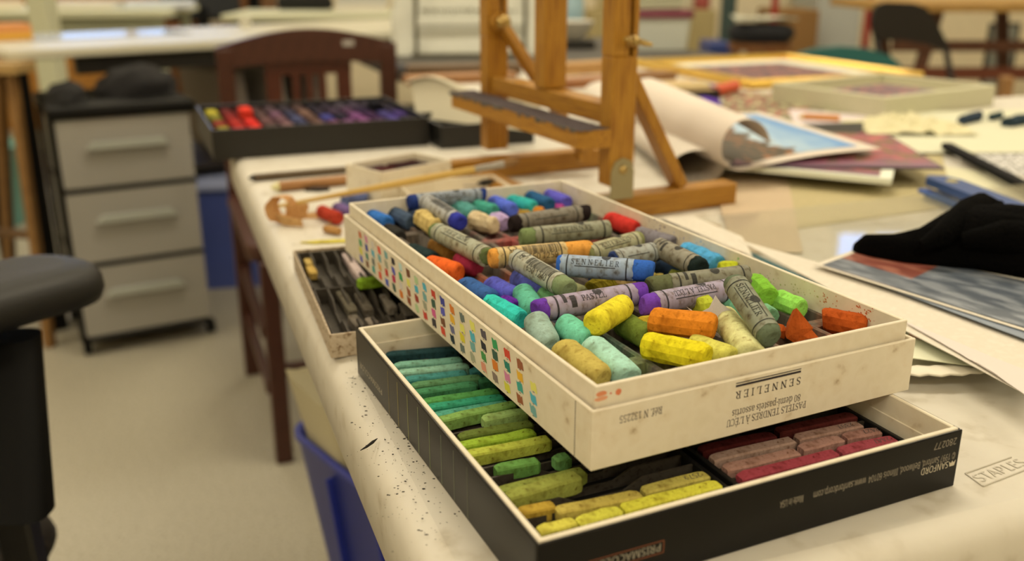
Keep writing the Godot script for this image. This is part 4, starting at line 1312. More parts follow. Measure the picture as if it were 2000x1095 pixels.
	var cols := [["8c7c2e", "8a3a2e", "7c7430", "b8a63a"], ["b8322a", "a83028", "8a2c28", "6a2a28"], ["e0382a", "d8322a", "e8402e", "7a3030"], ["54403a", "6c4a48", "5c4440", "4c3634"], ["84605e", "6c4c50", "745060", "544044"], ["34344c", "4a4a66", "3a384c", "40363c"], ["6e5048", "60463c", "7a5a4c", "563f3a"], ["6c4058", "42407c", "342a34", "28222a"], ["7a4a70", "2a2430", "463646", "362c36"], ["8a507e", "7c4a76", "563a50", "4a4048"], ["4a2c50", "402644", "32243a", "483c48"], ["54448a", "4a4070", "1c1a20", "3e363e"], ["282230", "4a386c", "342c3a", "403638"]]
	var k := 0
	var names := ["olive and ochre", "brick red", "bright red", "brown", "dusty rose", "slate violet", "tan", "plum", "mauve", "orchid", "dark purple", "violet", "blackish purple"]
	for i in 13:
		for j in 4:
			var q := obj("soft_pastel", bar_mesh(0.04, 0.015, 1000 + k), pastel_mat(cols[i][j]))
			var up: float = 0.009 if (i == 2 and j == 2) or (i == 11 and j == 2) else 0.0
			q.transform = Transform3D(bb * Basis(Vector3(0, 0, -1), Vector3.UP, Vector3.RIGHT), bo + bb * Vector3(0.0175 + i * 0.0198, 0.0262 + up, -(0.03 + j * 0.052)))
			tag(q, "%s pastel in the far black box, %s from its near wall" % [names[i], rows_[j]], "pastel", "pastels in the far black box")
			k += 1

# ---------- pictures, computed ----------
func make_pictures() -> void:
	var n := noise(51, 0.02, 4)
	TX.landscape = pic(160, 120, func(x, y):
		var hz := 62 + n.get_noise_2d(x * 3, 7) * 16
		if y < hz:
			return Color(0.42, 0.62, 0.86).lerp(Color(0.72, 0.82, 0.9), clampf(y / 62.0 + n.get_noise_2d(x, y * 3) * 0.4, 0, 1))
		var k := n.get_noise_2d(x * 2, y * 5)
		return Color(0.3, 0.27, 0.22).lerp(Color(0.72, 0.45, 0.28), clampf(k * 1.8 + 0.15 - (y - hz) * 0.012, 0, 1)))
	TX.sunset = pic(160, 120, func(x, y):
		var k := n.get_noise_2d(x * 1.5, y * 4 + 50)
		var c := Color(0.5, 0.28, 0.32).lerp(Color(0.75, 0.36, 0.38), clampf(k * 2 + 0.4, 0, 1))
		c = c.lerp(Color(0.45, 0.38, 0.22), clampf(n.get_noise_2d(x * 2 + 90, y * 2) * 3, 0, 1))
		return c.lerp(Color(0.5, 0.36, 0.48), clampf((y - 90) / 30.0, 0, 1)))
	TX.sea = pic(160, 120, func(x, y):
		var k := n.get_noise_2d(x * 1.2, y * 3 + 20)
		var c := Color(0.3, 0.34, 0.4).lerp(Color(0.52, 0.55, 0.6), clampf(k * 1.6 + 0.4, 0, 1))
		var e = 34.0 + x * 0.1
		return Color(0.48, 0.24, 0.2).lerp(Color(0.62, 0.4, 0.34), clampf(k * 2 + 0.3, 0, 1)) if x < 62 and y < e + 40 else c)
	TX.garden = pic(160, 120, func(x, y):
		var k := n.get_noise_2d(x * 3 + 200, y * 3)
		var q := n.get_noise_2d(x * 2, y * 6 + 300)
		var c := Color(0.46, 0.48, 0.34).lerp(Color(0.72, 0.38, 0.38), clampf(k * 4, 0, 1))
		c = c.lerp(Color(0.24, 0.22, 0.2), clampf(q * 3, 0, 1))
		return c.lerp(Color(0.8, 0.76, 0.62), clampf(-k * 3 - 0.2, 0, 1)))
	TX.etching = pic(160, 120, func(x, y):
		var k := n.get_noise_2d(x * 4 + 500, y * 7)
		return grey(clampf(0.72 + k * 0.9, 0.25, 0.92)))
	TX.tide = pic(160, 120, func(x, y):
		var k := n.get_noise_2d(x * 3 + 700, y * 6)
		var c := Color(0.42, 0.3, 0.34).lerp(Color(0.78, 0.5, 0.46), clampf(k * 3 + 0.2, 0, 1))
		return c.lerp(Color(0.24, 0.24, 0.34), clampf(n.get_noise_2d(x * 2, y * 5 + 800) * 4, 0, 1)))

func print_mat(tex: Texture2D, rough := 0.45) -> StandardMaterial3D:
	return mat(Color.WHITE, rough, {"tex": tex})

func inset(c: Array, m0: float, m1: float) -> Array:      # corners moved in by parts of the sides
	var q := func(u: float, v: float) -> Vector3: return c[0].lerp(c[1], u).lerp(c[3].lerp(c[2], u), v)
	return [q.call(m0, m1), q.call(1 - m0, m1), q.call(1 - m0, 1 - m1), q.call(m0, 1 - m1)]

func paper(called: String, c: Array, th: float, m: Material, label: String, cat: String, sag := 0.0, seed_ := 1, image: Texture2D = null, border := 0.06) -> Node3D:
	var t := thing(called, label, cat, c[0])
	var l := []
	for p in c:
		l.append(p - c[0])
	obj("sheet", flat_sheet(l, th, sag, seed_), m, t)
	if image:
		var e := inset(l, border, border)
		for i in 4:
			e[i] += Vector3.UP * 0.0005
		obj("picture", flat_sheet(e, 0.0002, sag, seed_), print_mat(image), t)
	return t

func make_right_things() -> void:
	# beige papers and board in front of the easel's foot
	paper("sheet_of_paper", [un(1432, 492, T + 0.002), un(1568, 492, T + 0.002), un(1536, 334, T + 0.002), un(1388, 338, T + 0.002)], 0.0006, M.paper_warm, "pinkish beige sheet of paper lying beside the easel's foot", "paper")
	paper("mat_board", [un(1548, 446, T + 0.0014), un(1862, 402, T + 0.0014), un(1840, 300, T + 0.0014), un(1530, 322, T + 0.0014)], 0.0012, M.paper_olive, "olive beige board with a torn near edge under the matted picture", "board")
	paper("sheet_of_paper", [un(1290, 425, T + 0.0166), un(1470, 500, T + 0.0166), un(1450, 462, T + 0.0166), un(1350, 420, T + 0.0166)], 0.0004, M.paper, "white sheet of paper between the white pastel box and the pinkish sheet", "paper")
	pencil("black_pencil", un(1408, 441, T + 0.005), un(1290, 437, T + 0.005), 0.0038, mat(Color(0.06, 0.055, 0.05), 0.4), mat(C("b88a58"), 0.7), 0.26, "black pencil with a bare wooden point beside the pinkish sheet", "pencil")
	pencil("grey_pencil", un(1412, 456, T + 0.005), un(1300, 449, T + 0.005), 0.0036, mat(C("a89a8c"), 0.5), mat(C("d0b898"), 0.7), 0.1, "pale grey pencil parallel to the black pencil", "pencil")
	# paper plate with cards, glass pane and papers over it
	var pc := Vector3(0.236, T, -0.577)
	var t := thing("paper_plate", "white paper plate with a fluted rim under the sheet of glass", "plate", pc + Vector3.UP * 0.0003)
	var rings := []
	for s in [[0.055, 0.0], [0.064, 0.001], [0.077, 0.008], [0.091, 0.0095], [0.093, 0.0085], [0.09, 0.0088], [0.076, 0.0074], [0.063, 0.0006], [0.0551, 0.0006]]:
		var out := PackedVector3Array()
		for i in 144:
			var a := -TAU * i / 144
			var fl: float = (0.0012 * sin(a * 48)) * clampf((s[0] - 0.066) / 0.024, 0, 1)
			out.append(Vector3(cos(a) * (s[0] + fl * 0.4), s[1] + fl * 0.7, sin(a) * (s[0] + fl * 0.4)))
		rings.append(out)
	obj("plate", loft(ns(), rings, true, true, 1), mat(Color(0.9, 0.88, 0.82), 0.7), t)
	paper("card", [un(1720, 690, T + 0.0106), un(1915, 716, T + 0.0106), un(1922, 690, T + 0.0106), un(1760, 600, T + 0.0106)], 0.0004, mat(C("e2d6b0"), 0.7), "cream card lying in the paper plate", "card")
	paper("paper_scrap", [un(1775, 655, T + 0.0118), un(1812, 664, T + 0.0118), un(1834, 655, T + 0.0118), un(1780, 630, T + 0.0118)], 0.0003, mat(C("e8a888"), 0.8), "small salmon coloured paper scrap by the corner of the white pastel box", "paper")
	var g0 := Vector3(0.275, T + 0.0125, -0.4605)
	var gl := mat(Color(0.85, 0.93, 0.9, 0.05), 0.015)
	gl.transparency = BaseMaterial3D.TRANSPARENCY_ALPHA
	var gb := yaw(0.36)
	t = thing("glass_sheet", "clear sheet of glass with a green cut edge lying over the papers", "glass", g0, gb)
	obj("pane", bx(ns(), Vector3(0.25, 0.0015, -0.182), Vector3(0.5, 0.003, 0.364)), gl, t)
	var ed := ns()
	bx(ed, Vector3(0.0003, 0.0015, -0.182), Vector3(0.0008, 0.0031, 0.3642))
	bx(ed, Vector3(0.25, 0.0015, -0.0003), Vector3(0.5, 0.0031, 0.0008))
	obj("cut_edge", ed, mat(C("2f6a70"), 0.15, {"spec": 0.8}), t)
	# papers on the glass
	var y := T + 0.0165
	paper("sheet_of_paper", [un(1772, 648, y), un(2040, 790, y), un(2040, 640, y), un(1440, 468, y)], 0.0004, M.paper, "large white sheet on the glass beside the white pastel box", "paper", 0.001, 3)
	paper("sheet_of_paper", [un(1930, 722, y + 0.0016), un(2030, 790, y + 0.0016), un(2050, 742, y + 0.0016), un(1760, 625, y + 0.0016)], 0.0004, mat(Color(0.86, 0.83, 0.82), 0.8), "white note sheet with faint handwriting on the glass", "paper", 0.0006, 5)
	y += 0.003
	paper("photo_print", [un(1620, 520, y), un(2040, 676, y), un(2060, 640, y), un(1630, 503, y)], 0.0004, mat(C("7f8288"), 0.4), "slate grey print with only its long edge showing", "print", 0.0004, 6)
	paper("photo_print", [un(1590, 516, y + 0.001), un(2030, 655, y + 0.001), un(2130, 575, y + 0.001), un(1690, 480, y + 0.001)], 0.0004, M.paper, "glossy seascape print with red brown rocks, lying under the black cloth", "print", 0.0004, 7, TX.sea, 0.035)
	# black cloth
	var cl := ns()
	var yy := y + 0.0016
	var nz := noise(61, 18.0, 3)
	var body := []
	for s in [[1669, 490, 5, 3], [1690, 492, 9, 10], [1740, 496, 11, 17], [1800, 498, 14, 22], [1860, 498, 22, 30], [1920, 502, 26, 36], [1990, 508, 28, 42], [2070, 515, 30, 46], [2100, 516, 6, 10]]:
		var c := un(s[0], s[1] + s[2] * 0.4, yy)
		var out := PackedVector3Array()
		for i in 22:
			var a := TAU * i / 22
			var hy: float = maxf(sin(a), -0.25) * s[2] * 0.001 * 1.25
			var p = Vector3(0.12, 0, 0.5).normalized() * (-cos(a) * s[3] * 0.001) + Vector3(0, hy + 0.25 * s[2] * 0.00125, 0)
			out.append(c + p * (1.0 + 0.25 * nz.get_noise_3dv((c + p) * 3.0)))
		body.append(out)
	loft(cl, body, true, true, 1)
	tube(cl, [un(1800, 480, yy + 0.016), un(1838, 462, yy + 0.022), un(1872, 432, yy + 0.028), un(1896, 412, yy + 0.03), un(1916, 402, yy + 0.03), un(1938, 410, yy + 0.027), un(1944, 432, yy + 0.022), un(1925, 462, yy + 0.014)], [0.004, 0.008, 0.0105, 0.011, 0.0105, 0.01, 0.0095, 0.006], 14)
	tube(cl, [un(1880, 470, yy + 0.02), un(1960, 462, yy + 0.026), un(2040, 470, yy + 0.024), un(2090, 480, yy + 0.02)], [0.006, 0.012, 0.014, 0.006], 12)
	var clo := obj("black_cloth", cl, mat(Color(0.022, 0.021, 0.021), 0.95, {"spec": 0.15, "bump": TX.bump, "tri": 14.0, "depth": 0.15}))
	tag(clo, "crumpled black cloth heaped on the papers and glass", "cloth")
	# blue bars
	t = thing("paper_cutter", "long blue metal cutting bar with a gold rivet behind the black cloth", "cutter", un(1812, 362, T + 0.0005))
	var o := un(1812, 362, T + 0.0005)
	var a0 := un(1838, 354, T + 0.021); var a1 := un(2090, 452, T + 0.021)
	var bd := (a1 - a0).normalized()
	var sd := bd.cross(Vector3.UP).normalized()
	var bm := mat(C("234378"), 0.5, {"tex": TX.wear, "tri": 8.0})
	var arm := ns()
	var L := a0.distance_to(a1)
	var poly := PackedVector2Array([Vector2(-0.012, 0.006), Vector2(-0.004, 0.014), Vector2(L, 0.014), Vector2(L, -0.014), Vector2(0.012, -0.014), Vector2(-0.006, -0.008)])
	prism(arm, poly, -0.004, 0.004, Basis(bd, Vector3.UP, sd), a0 - o)
	obj("arm", arm, bm, t)
	var gold := mat(C("b09a58"), 0.4)
	obj("rivet", lathe(ns(), [[0.006, 0], [0.006, 0.0006], [0.003, 0.0016], [0.0004, 0.0018]], 14, a0 - o + bd * 0.018 + Vector3.UP * 0.004), gold, t)
	var b0 := un(1803, 371, T + 0.01); var b1 := un(2080, 470, T + 0.01)
	obj("blade_rail", rod(ns(), b0 - o, b1 - o, 0.014, 0.004, 0.001), mat(C("31559a"), 0.4), t)
	obj("base", rod(ns(), un(1822, 378, T + 0.0045) - o, un(2080, 478, T + 0.0045) - o, 0.02, 0.007, 0.0008), mat(Color(0.1, 0.09, 0.08), 0.6), t)
	# picture with a dark frame bar, and the sheets under it
	paper("sheet_of_paper", [un(1800, 345, T + 0.001), un(2060, 402, T + 0.001), un(2060, 350, T + 0.001), un(1780, 318, T + 0.001)], 0.0004, mat(C("d8c8a0"), 0.8), "cream sheet behind the blue cutting bar", "paper")
	paper("art_print", [un(1872, 318, T + 0.002), un(2060, 375, T + 0.002), un(2120, 290, T + 0.002), un(1920, 268, T + 0.002)], 0.0005, M.paper, "black and white etching on white paper beside the navy bar", "print", 0.001, 9, TX.etching, 0.1)
	var r0 := un(1848, 284, T + 0.01); var r1 := un(2060, 394, T + 0.01)
	tag(obj("binding_bar", rod(ns(), r0, r1, 0.013, 0.008, 0.0015), mat(Color(0.04, 0.045, 0.07), 0.6, {"spec": 0.2})), "long dark navy binding bar lying across the etching", "bar")
	# stack: matted picture, maroon print, curled landscape
	var ym := T + 0.014
	var bk := thing("sketchbook", "thick dark sketchbook under the stack of prints", "book", un(1440, 312, T + 0.0004))
	var q0 := un(1440, 312, T + 0.0004)
	var sk := ns()
	prism(sk, PackedVector2Array([Vector2(0.02, -0.03), Vector2(0.18, -0.09), Vector2(0.22, -0.2), Vector2(0.06, -0.17)]), 0.002, 0.0125)
	obj("pages", sk, mat(C("cfc0a0"), 0.8), bk)
	var sk2 := ns()
	prism(sk2, PackedVector2Array([Vector2(0.018, -0.028), Vector2(0.182, -0.089), Vector2(0.223, -0.202), Vector2(0.058, -0.172)]), 0.0, 0.002)
	prism(sk2, PackedVector2Array([Vector2(0.018, -0.028), Vector2(0.182, -0.089), Vector2(0.223, -0.202), Vector2(0.058, -0.172)]), 0.0125, 0.014)
	obj("cover", sk2, mat(Color(0.1, 0.09, 0.08), 0.6), bk)
	paper("matted_picture", [un(1405, 318, ym + 0.006), un(1742, 350, ym + 0.006), un(1752, 305, ym + 0.006), un(1430, 285, ym + 0.006)], 0.006, mat(C("e6dcc0"), 0.7), "picture in a thick white mat jutting from under the stack", "picture", 0.0, 2, TX.sunset, 0.07)
	paper("art_print", [un(1425, 322, ym + 0.0085), un(1845, 328, ym + 0.0085), un(1735, 262, ym + 0.0085), un(1470, 252, ym + 0.0085)], 0.002, mat(C("5a4a50"), 0.6), "dark maroon landscape print under the curled one", "print", 0.0, 4, TX.sunset, 0.015)
	var R := Vector3(0.41, T + 0.032, -1.045)
	var e1 := Vector3(-0.066, 0, -0.275)
	var e2 := Vector3(-0.165, 0, 0.06)
	var e2n := e2.normalized()
	var flat := e2.length()
	var curl := func(s: float, v: float, rho: float, lift: float) -> Vector3:
		var base: Vector3 = R + e1 * v + Vector3.UP * (lift - 0.012 * (s / flat))
		if s <= flat:
			return base + e2n * s + Vector3.UP * 0.004 * sin(s / flat * 3.0)
		var th := (s - flat) / rho
		return base + e2n * (flat + rho * sin(th)) + Vector3.UP * rho * (1 - cos(th))
	t = thing("art_print", "landscape print with blue sky, its white back curling over at one side", "print", Vector3.ZERO)
	obj("sheet", sheet(ns(), func(u: float, v: float) -> Vector3: return curl.call((1 - u) * (flat + 0.135), v, 0.03 + 0.006 * v, 0.0), 50, 14, 0.0005), mat(Color(0.86, 0.82, 0.78), 0.7), t)
	obj("picture", sheet(ns(), func(u: float, v: float) -> Vector3: return curl.call(lerpf(flat * 0.98, flat * 0.1, v), 0.93 - 0.86 * u, 0.03, 0.0006), 14, 20, 0.0002), print_mat(TX.landscape), t)
	# a second rolled sheet beside it
	var ro := un(1345, 352, T + 0.001)
	var ra := (un(1235, 262, T + 0.001) - ro)
	var roll := sheet(ns(), func(u: float, v: float) -> Vector3:
		var th := -1.2 + u * 6.6
		var rad := 0.016 + 0.003 * u + 0.004 * v
		var side := ra.normalized().cross(Vector3.UP)
		return ro + ra * (v * 1.9 - 0.05) + side * (sin(th) * rad * 1.6 + 0.006) + Vector3.UP * (rad - cos(th) * rad), 46, 10, 0.0005)
	tag(obj("rolled_paper", roll, mat(Color(0.84, 0.81, 0.77), 0.75)), "loosely rolled white paper behind the easel's brace", "paper")
	# shallow canvas tray with a print, gold frame
	var cb := yaw(0.578)
	var co := Vector3(0.565, T + 0.0003, -1.446)
	t = thing("canvas_tray", "shallow white canvas tray frame holding a small coloured print", "frame", co, cb)
	obj("frame", walls(ns(), 0.292, 0.225, 0, 0.012, 0.0, 0.034, 0.001), mat(C("cfc09a"), 0.8, {"tex": TX.wear, "tri": 8.0}), t)
	obj("backing", bx(ns(), Vector3(0.146, 0.009, -0.1125), Vector3(0.268, 0.018, 0.2)), mat(C("b8a880"), 0.8), t)
	obj("picture", flat_sheet([Vector3(0.03, 0.019, -0.03), Vector3(0.26, 0.019, -0.03), Vector3(0.26, 0.019, -0.195), Vector3(0.03, 0.019, -0.195)], 0.0004), print_mat(TX.tide), t)
	var fb := yaw(0.37)
	var fo := Vector3(0.45, T + 0.0003, -1.81)
	t = thing("picture_frame", "polished gold picture frame lying on the table behind the canvas tray", "frame", fo, fb)
	var fm := ns()
	walls(fm, 0.42, 0.46, 0, 0.022, 0.0, 0.018, 0.004)
	obj("moulding", fm, M.gold, t)
	obj("mat_board", bx(ns(), Vector3(0.21, 0.0035, -0.23), Vector3(0.376, 0.004, 0.416)), mat(C("e8dcc0"), 0.8), t)
	obj("picture", flat_sheet([Vector3(0.08, 0.0062, -0.1), Vector3(0.33, 0.0062, -0.1), Vector3(0.33, 0.0062, -0.36), Vector3(0.08, 0.0062, -0.36)], 0.0004), print_mat(TX.tide), t)
	# more prints and papers on the middle of the table
	paper("art_print", [un(1400, 228, T + 0.001), un(1620, 240, T + 0.001), un(1660, 196, T + 0.001), un(1420, 176, T + 0.001)], 0.0006, mat(C("8a8a60"), 0.7), "garden print with pink flowers between curled landscape and gold frame", "print", 0.002, 12, TX.garden, 0.02)
	paper("sheet_of_paper", [un(1560, 268, T + 0.002), un(1720, 290, T + 0.002), un(1760, 232, T + 0.002), un(1540, 214, T + 0.002)], 0.0004, mat(C("d8bfb4"), 0.8), "pale pinkish sheet beside the curled landscape print", "paper", 0.002, 13)
	paper("sheet_of_paper", [un(1700, 300, T + 0.003), un(2060, 300, T + 0.003), un(2080, 212, T + 0.003), un(1760, 220, T + 0.003)], 0.0004, mat(C("d9cba6"), 0.8), "wide yellowish white sheet in front of the canvas tray", "paper", 0.002, 14)
	pencil("orange_pencil", un(1560, 228, T + 0.006), un(1640, 232, T + 0.006), 0.006, mat(C("c87a2e"), 0.5), mat(C("d8b070"), 0.7), 0.12, "short orange crayon lying on the pale pinkish sheet", "crayon")
	var tc := un(1770, 250, T + 0.005)
	var n2 := noise(71, 1.0, 4)
	var tis := sheet(ns(), func(u: float, v: float) -> Vector3:
		var r := Vector2(u - 0.5, v - 0.5).length()
		return tc + Vector3((u - 0.5) * 0.15, 0.022 * (0.5 + 0.9 * n2.get_noise_2d(u * 5, v * 5)) * clampf(1.4 - r * 2, 0.15, 1), (0.5 - v) * 0.12), 26, 26, 0.0004)
	tag(obj("tissue", tis, mat(C("dcc898"), 0.9)), "crumpled cream tissue on the yellowish sheet", "tissue")
	for s in [[1876, 236, 1914, 226, 15, "3a4450", "dark slate pastel chunk in front of the canvas tray"], [1934, 228, 1956, 224, 11, "3c4a4c", "small dark green grey pastel crumb between two bigger chunks"], [1966, 240, 2010, 232, 18, "36424a", "large dark blue grey pastel chunk near the etching"], [1800, 252, 1830, 240, 9, "a07a3a", "brown pastel sliver on the cream tissue"]]:
		var u0 := un(s[0], s[1], T + 0.01); var u1 := un(s[2], s[3], T + 0.01)
		var q := obj("soft_pastel", stick_mesh(u0.distance_to(u1), s[4] * 0.0005, 940 + s[0], 2), pastel_mat(s[5]))
		q.transform = lie(u0, u1)
		tag(q, s[6], "pastel")

# ---------- on the far tables ----------
func make_far_table_things() -> void:
	# cloth bag
	var f := dep(765, 118, 2.42)
	var t := thing("canvas_bag", "boxy off white canvas bag with dark piping on the grey topped table", "bag", Vector3(f.x, T + 0.001, f.z - 0.02), yaw(0.06))
	var nz := noise(81, 3.0, 3)
	var rings := []
	for k in 9:
		var y := k * 0.026
		var out := PackedVector3Array()
		for p in rrect(0.4 - 0.012 * k * 0.2, 0.17 - k * 0.004, 0.03, y, Vector3(0.195, 0, -0.09), 5):
			out.append(p + Vector3(0, 0, 0.012) * nz.get_noise_3d(p.x * 4, y * 5, p.z * 4) + Vector3(0.008, 0, 0) * nz.get_noise_3d(p.x, y * 6, 5))
		rings.append(out)
	obj("body", loft(ns(), rings, true, true, 1), mat(C("e6dac2"), 0.9, {"tex": TX.wear, "tri": 8.0}), t)
	var pp := ns()
	for s in [[0.062, 0.0, 0.062, 0.2], [0.34, 0.0, 0.34, 0.2]]:
		tube(pp, [Vector3(s[0], 0.004, 0.004), Vector3(s[0] + 0.002, 0.1, 0.004), Vector3(s[0] + 0.002, 0.19, -0.002)], 0.005, 8)
	tube(pp, [Vector3(0.05, 0.003, 0.004), Vector3(0.2, 0.003, 0.004), Vector3(0.35, 0.003, 0.004)], 0.004, 8)
	tube(pp, [Vector3(0.05, 0.186, 0.002), Vector3(0.2, 0.192, 0.003), Vector3(0.35, 0.188, 0.002)], 0.003, 8)
	obj("piping", pp, mat(C("5a5038"), 0.8), t)
	var pr := ns()
	var rng := RandomNumberGenerator.new()
	rng.seed = 3
	var x := 0.082
	while x < 0.32:
		var w := rng.randf_range(0.003, 0.009)
		bx(pr, Vector3(x, 0.112 + rng.randf_range(-0.002, 0.002), 0.0045), Vector3(w, rng.randf_range(0.005, 0.012), 0.004))
		x += w + rng.randf_range(0.002, 0.005)
	obj("faded_print", pr, mat(C("8a8068"), 0.9), t)
	obj("flap", bx(ns(), Vector3(0.2, 0.085, 0.0052), Vector3(0.27, 0.018, 0.006), 0.002), mat(C("e0d4bc"), 0.9), t)
	# white bowl and jar
	var q := un(1112, 92, T)
	t = thing("mixing_bowl", "white bowl tilted on the grey topped table behind the easel", "bowl", Vector3(q.x, T + 0.0205, q.z))
	obj("bowl", lathe(ns(), [[0.03, 0], [0.034, 0.004], [0.055, 0.025], [0.068, 0.05], [0.07, 0.052], [0.066, 0.05], [0.053, 0.028], [0.03, 0.007], [0.0, 0.006]], 28), M.white_plastic, t)
	var bk := obj("black_palette", bx(ns(), Vector3.ZERO, Vector3(0.12, 0.02, 0.1), 0.003), M.black_plastic)
	bk.position = Vector3(q.x + 0.01, T + 0.0102, q.z)
	tag(bk, "flat black tin under the white bowl", "tin")
	var jar := thing("glass_jar", "pale blue glass jar standing behind the white bowl", "jar", un(1118, 75, T) + Vector3(0, 0.0003, -0.12))
	obj("body", lathe(ns(), [[0.04, 0], [0.044, 0.006], [0.044, 0.11], [0.036, 0.125], [0.036, 0.14]], 22), mat(C("9fb4b4"), 0.15, {"spec": 0.6}), jar)
	obj("lid", cyl(ns(), Vector3(0, 0.14, 0), Vector3(0, 0.155, 0), 0.039, 0.039, 22), M.white_plastic, jar)
	# tub with a maroon lid
	q = un(1285, 98, T)
	t = thing("storage_tub", "white plastic tub with a maroon lid on the grey topped table", "tub", Vector3(q.x, T + 0.0003, q.z - 0.1), yaw(0.1))
	obj("body", loft(ns(), [rrect(0.15, 0.2, 0.02, 0.0), rrect(0.165, 0.215, 0.022, 0.085)]), mat(C("c4bca8"), 0.5), t)
	obj("lid", loft(ns(), [rrect(0.176, 0.226, 0.024, 0.085), rrect(0.178, 0.228, 0.025, 0.1), rrect(0.168, 0.218, 0.022, 0.106)]), mat(C("6a2030"), 0.45), t)
	t = thing("paper_bundle", "pale bundle of folded paper lying on the maroon lid", "paper", Vector3(q.x - 0.02, T + 0.1068, q.z - 0.1), yaw(0.3))
	for k in 3:
		obj("fold", bx(ns(), Vector3(0.004 * k, 0.006 + k * 0.0125, 0), Vector3(0.13, 0.012, 0.17), 0.004), mat(C("b8ae8c"), 0.85), t)
	# wooden pencil boxes and slats behind the easel
	var spec := [[800, 168, 1010, 158, 0.05, 0.016, "b07848", "flat reddish wooden pencil box behind the black pastel box"], [800, 152, 1020, 146, 0.06, 0.022, "6f5236", "dark wooden slat lying behind the reddish pencil box"], [1080, 150, 1235, 140, 0.05, 0.024, "c89458", "pale wooden box behind the easel mast"], [1090, 176, 1235, 166, 0.05, 0.016, "a86a3c", "reddish wooden slat between mast and post"], [1244, 166, 1322, 160, 0.05, 0.02, "9a6a3e", "brown wooden box between easel and gold frame"]]
	for s in spec:
		var a := un(s[0], s[1], T); var b := un(s[2], s[3], T)
		var d := (b - a).normalized()
		var o := thing("wooden_box", s[7], "box", a + Vector3.UP * 0.0004, Basis(d, Vector3.UP, d.cross(Vector3.UP)))
		var L := a.distance_to(b)
		obj("body", bx(ns(), Vector3(L / 2, s[5] * 0.35, -s[4] / 2), Vector3(L, s[5] * 0.7, s[4]), 0.0015), mat(C(s[6]), 0.55, {"tex": TX.wood, "tri": Vector3(4, 30, 30)}), o)
		obj("lid", bx(ns(), Vector3(L / 2, s[5] * 0.86, -s[4] / 2), Vector3(L + 0.003, s[5] * 0.26, s[4] + 0.003), 0.001), mat(C(s[6]), 0.5, {"tex": TX.wood, "tri": Vector3(4, 30, 30)}), o)
	# pencil set in a black tray
	var a := un(1268, 214, T); var b := un(1405, 206, T)
	var d := (b - a).normalized()
	var tb := Basis(d, Vector3.UP, d.cross(Vector3.UP))
	t = thing("pencil_tray", "long black plastic tray full of coloured pencils", "tray", a + Vector3.UP * 0.0003, tb)
	var L := a.distance_to(b)
	obj("shell", walls(bx(ns(), Vector3(L / 2, 0.0015, -0.05), Vector3(L, 0.003, 0.1)), L, 0.1, 0, 0.003, 0.0, 0.026), M.black_plastic, t)
	var pcs := ["c8a06a", "d8b880", "c4905a", "d0a870", "b88858", "d8b484"]
	var ends := ["c83a5a", "7a4ab0", "3a8a5a", "d8a030", "a83a2a", "4a6ab0"]
	for k in 6:
		var p := thing("coloured_pencil", "%s wooden coloured pencil lying in the black tray" % ["rose tipped", "violet tipped", "green tipped", "yellow tipped", "rust tipped", "blue tipped"][k], "pencil", a + tb * Vector3(0.012, 0.022 + (k % 2) * 0.008, -0.012 - k * 0.0145), tb, "coloured pencils in the black tray")
		obj("shaft", cyl(ns(), Vector3.ZERO, Vector3(L * 0.86, 0, 0), 0.0055, 0.0055, 6), mat(C(pcs[k]), 0.5), p)
		obj("tip", cyl(ns(), Vector3(L * 0.86, 0, 0), Vector3(L * 0.93, 0, 0), 0.0055, 0.0008, 6), mat(C(ends[k]), 0.6), p)
	var pu := lathe(ns(), [[0.02, 0], [0.024, 0.006], [0.018, 0.016], [0.004, 0.02]], 9)
	var puo := obj("rag", pu, mat(C("5a2f96"), 0.9))
	puo.transform = Transform3D(Basis.IDENTITY.scaled(Vector3(1.3, 1, 0.8)), un(1374, 213, T + 0.0003))
	tag(puo, "small purple rag wad beside the pencil tray", "rag")
	pencil("marker", un(1384, 182, T + 0.0115), un(1436, 168, T + 0.0115), 0.011, mat(C("cf4a22"), 0.45), mat(C("7a2a1a"), 0.5), 0.16, "red orange marker pen lying behind the pencil tray", "marker", 14)
	# black plastic trough and white curled sheet beside the easel
	a = un(862, 292, T)
	t = thing("black_trough", "empty black plastic trough between black pastel box and easel", "tray", a + Vector3.UP * 0.0003, yaw(0.386))
	obj("shell", walls(floor_plate(ns(), 0.13, 0.12, 0.0002, 0.0, 0.003), 0.13, 0.12, 0, 0.004, 0, 0.03), mat(Color(0.08, 0.08, 0.075), 0.4), t)
	var w0 := un(790, 165, T + 0.06); var w1 := un(985, 185, T + 0.07)
	var sh := sheet(ns(), func(u: float, v: float) -> Vector3:
		var p := w0.lerp(w1, u)
		return p + Vector3(0.03 * u, 0.012 * sin(u * 7.0) * v, 0) + Vector3(0.02, -0.04, 0.05) * (1.0 - v) + Vector3(0, 0.02, -0.02) * sin(v * 3.1), 24, 10, 0.0006)
	tag(obj("curled_paper", sh, mat(Color(0.8, 0.78, 0.7), 0.8)), "white sheet of paper curling up behind the black trough", "paper")

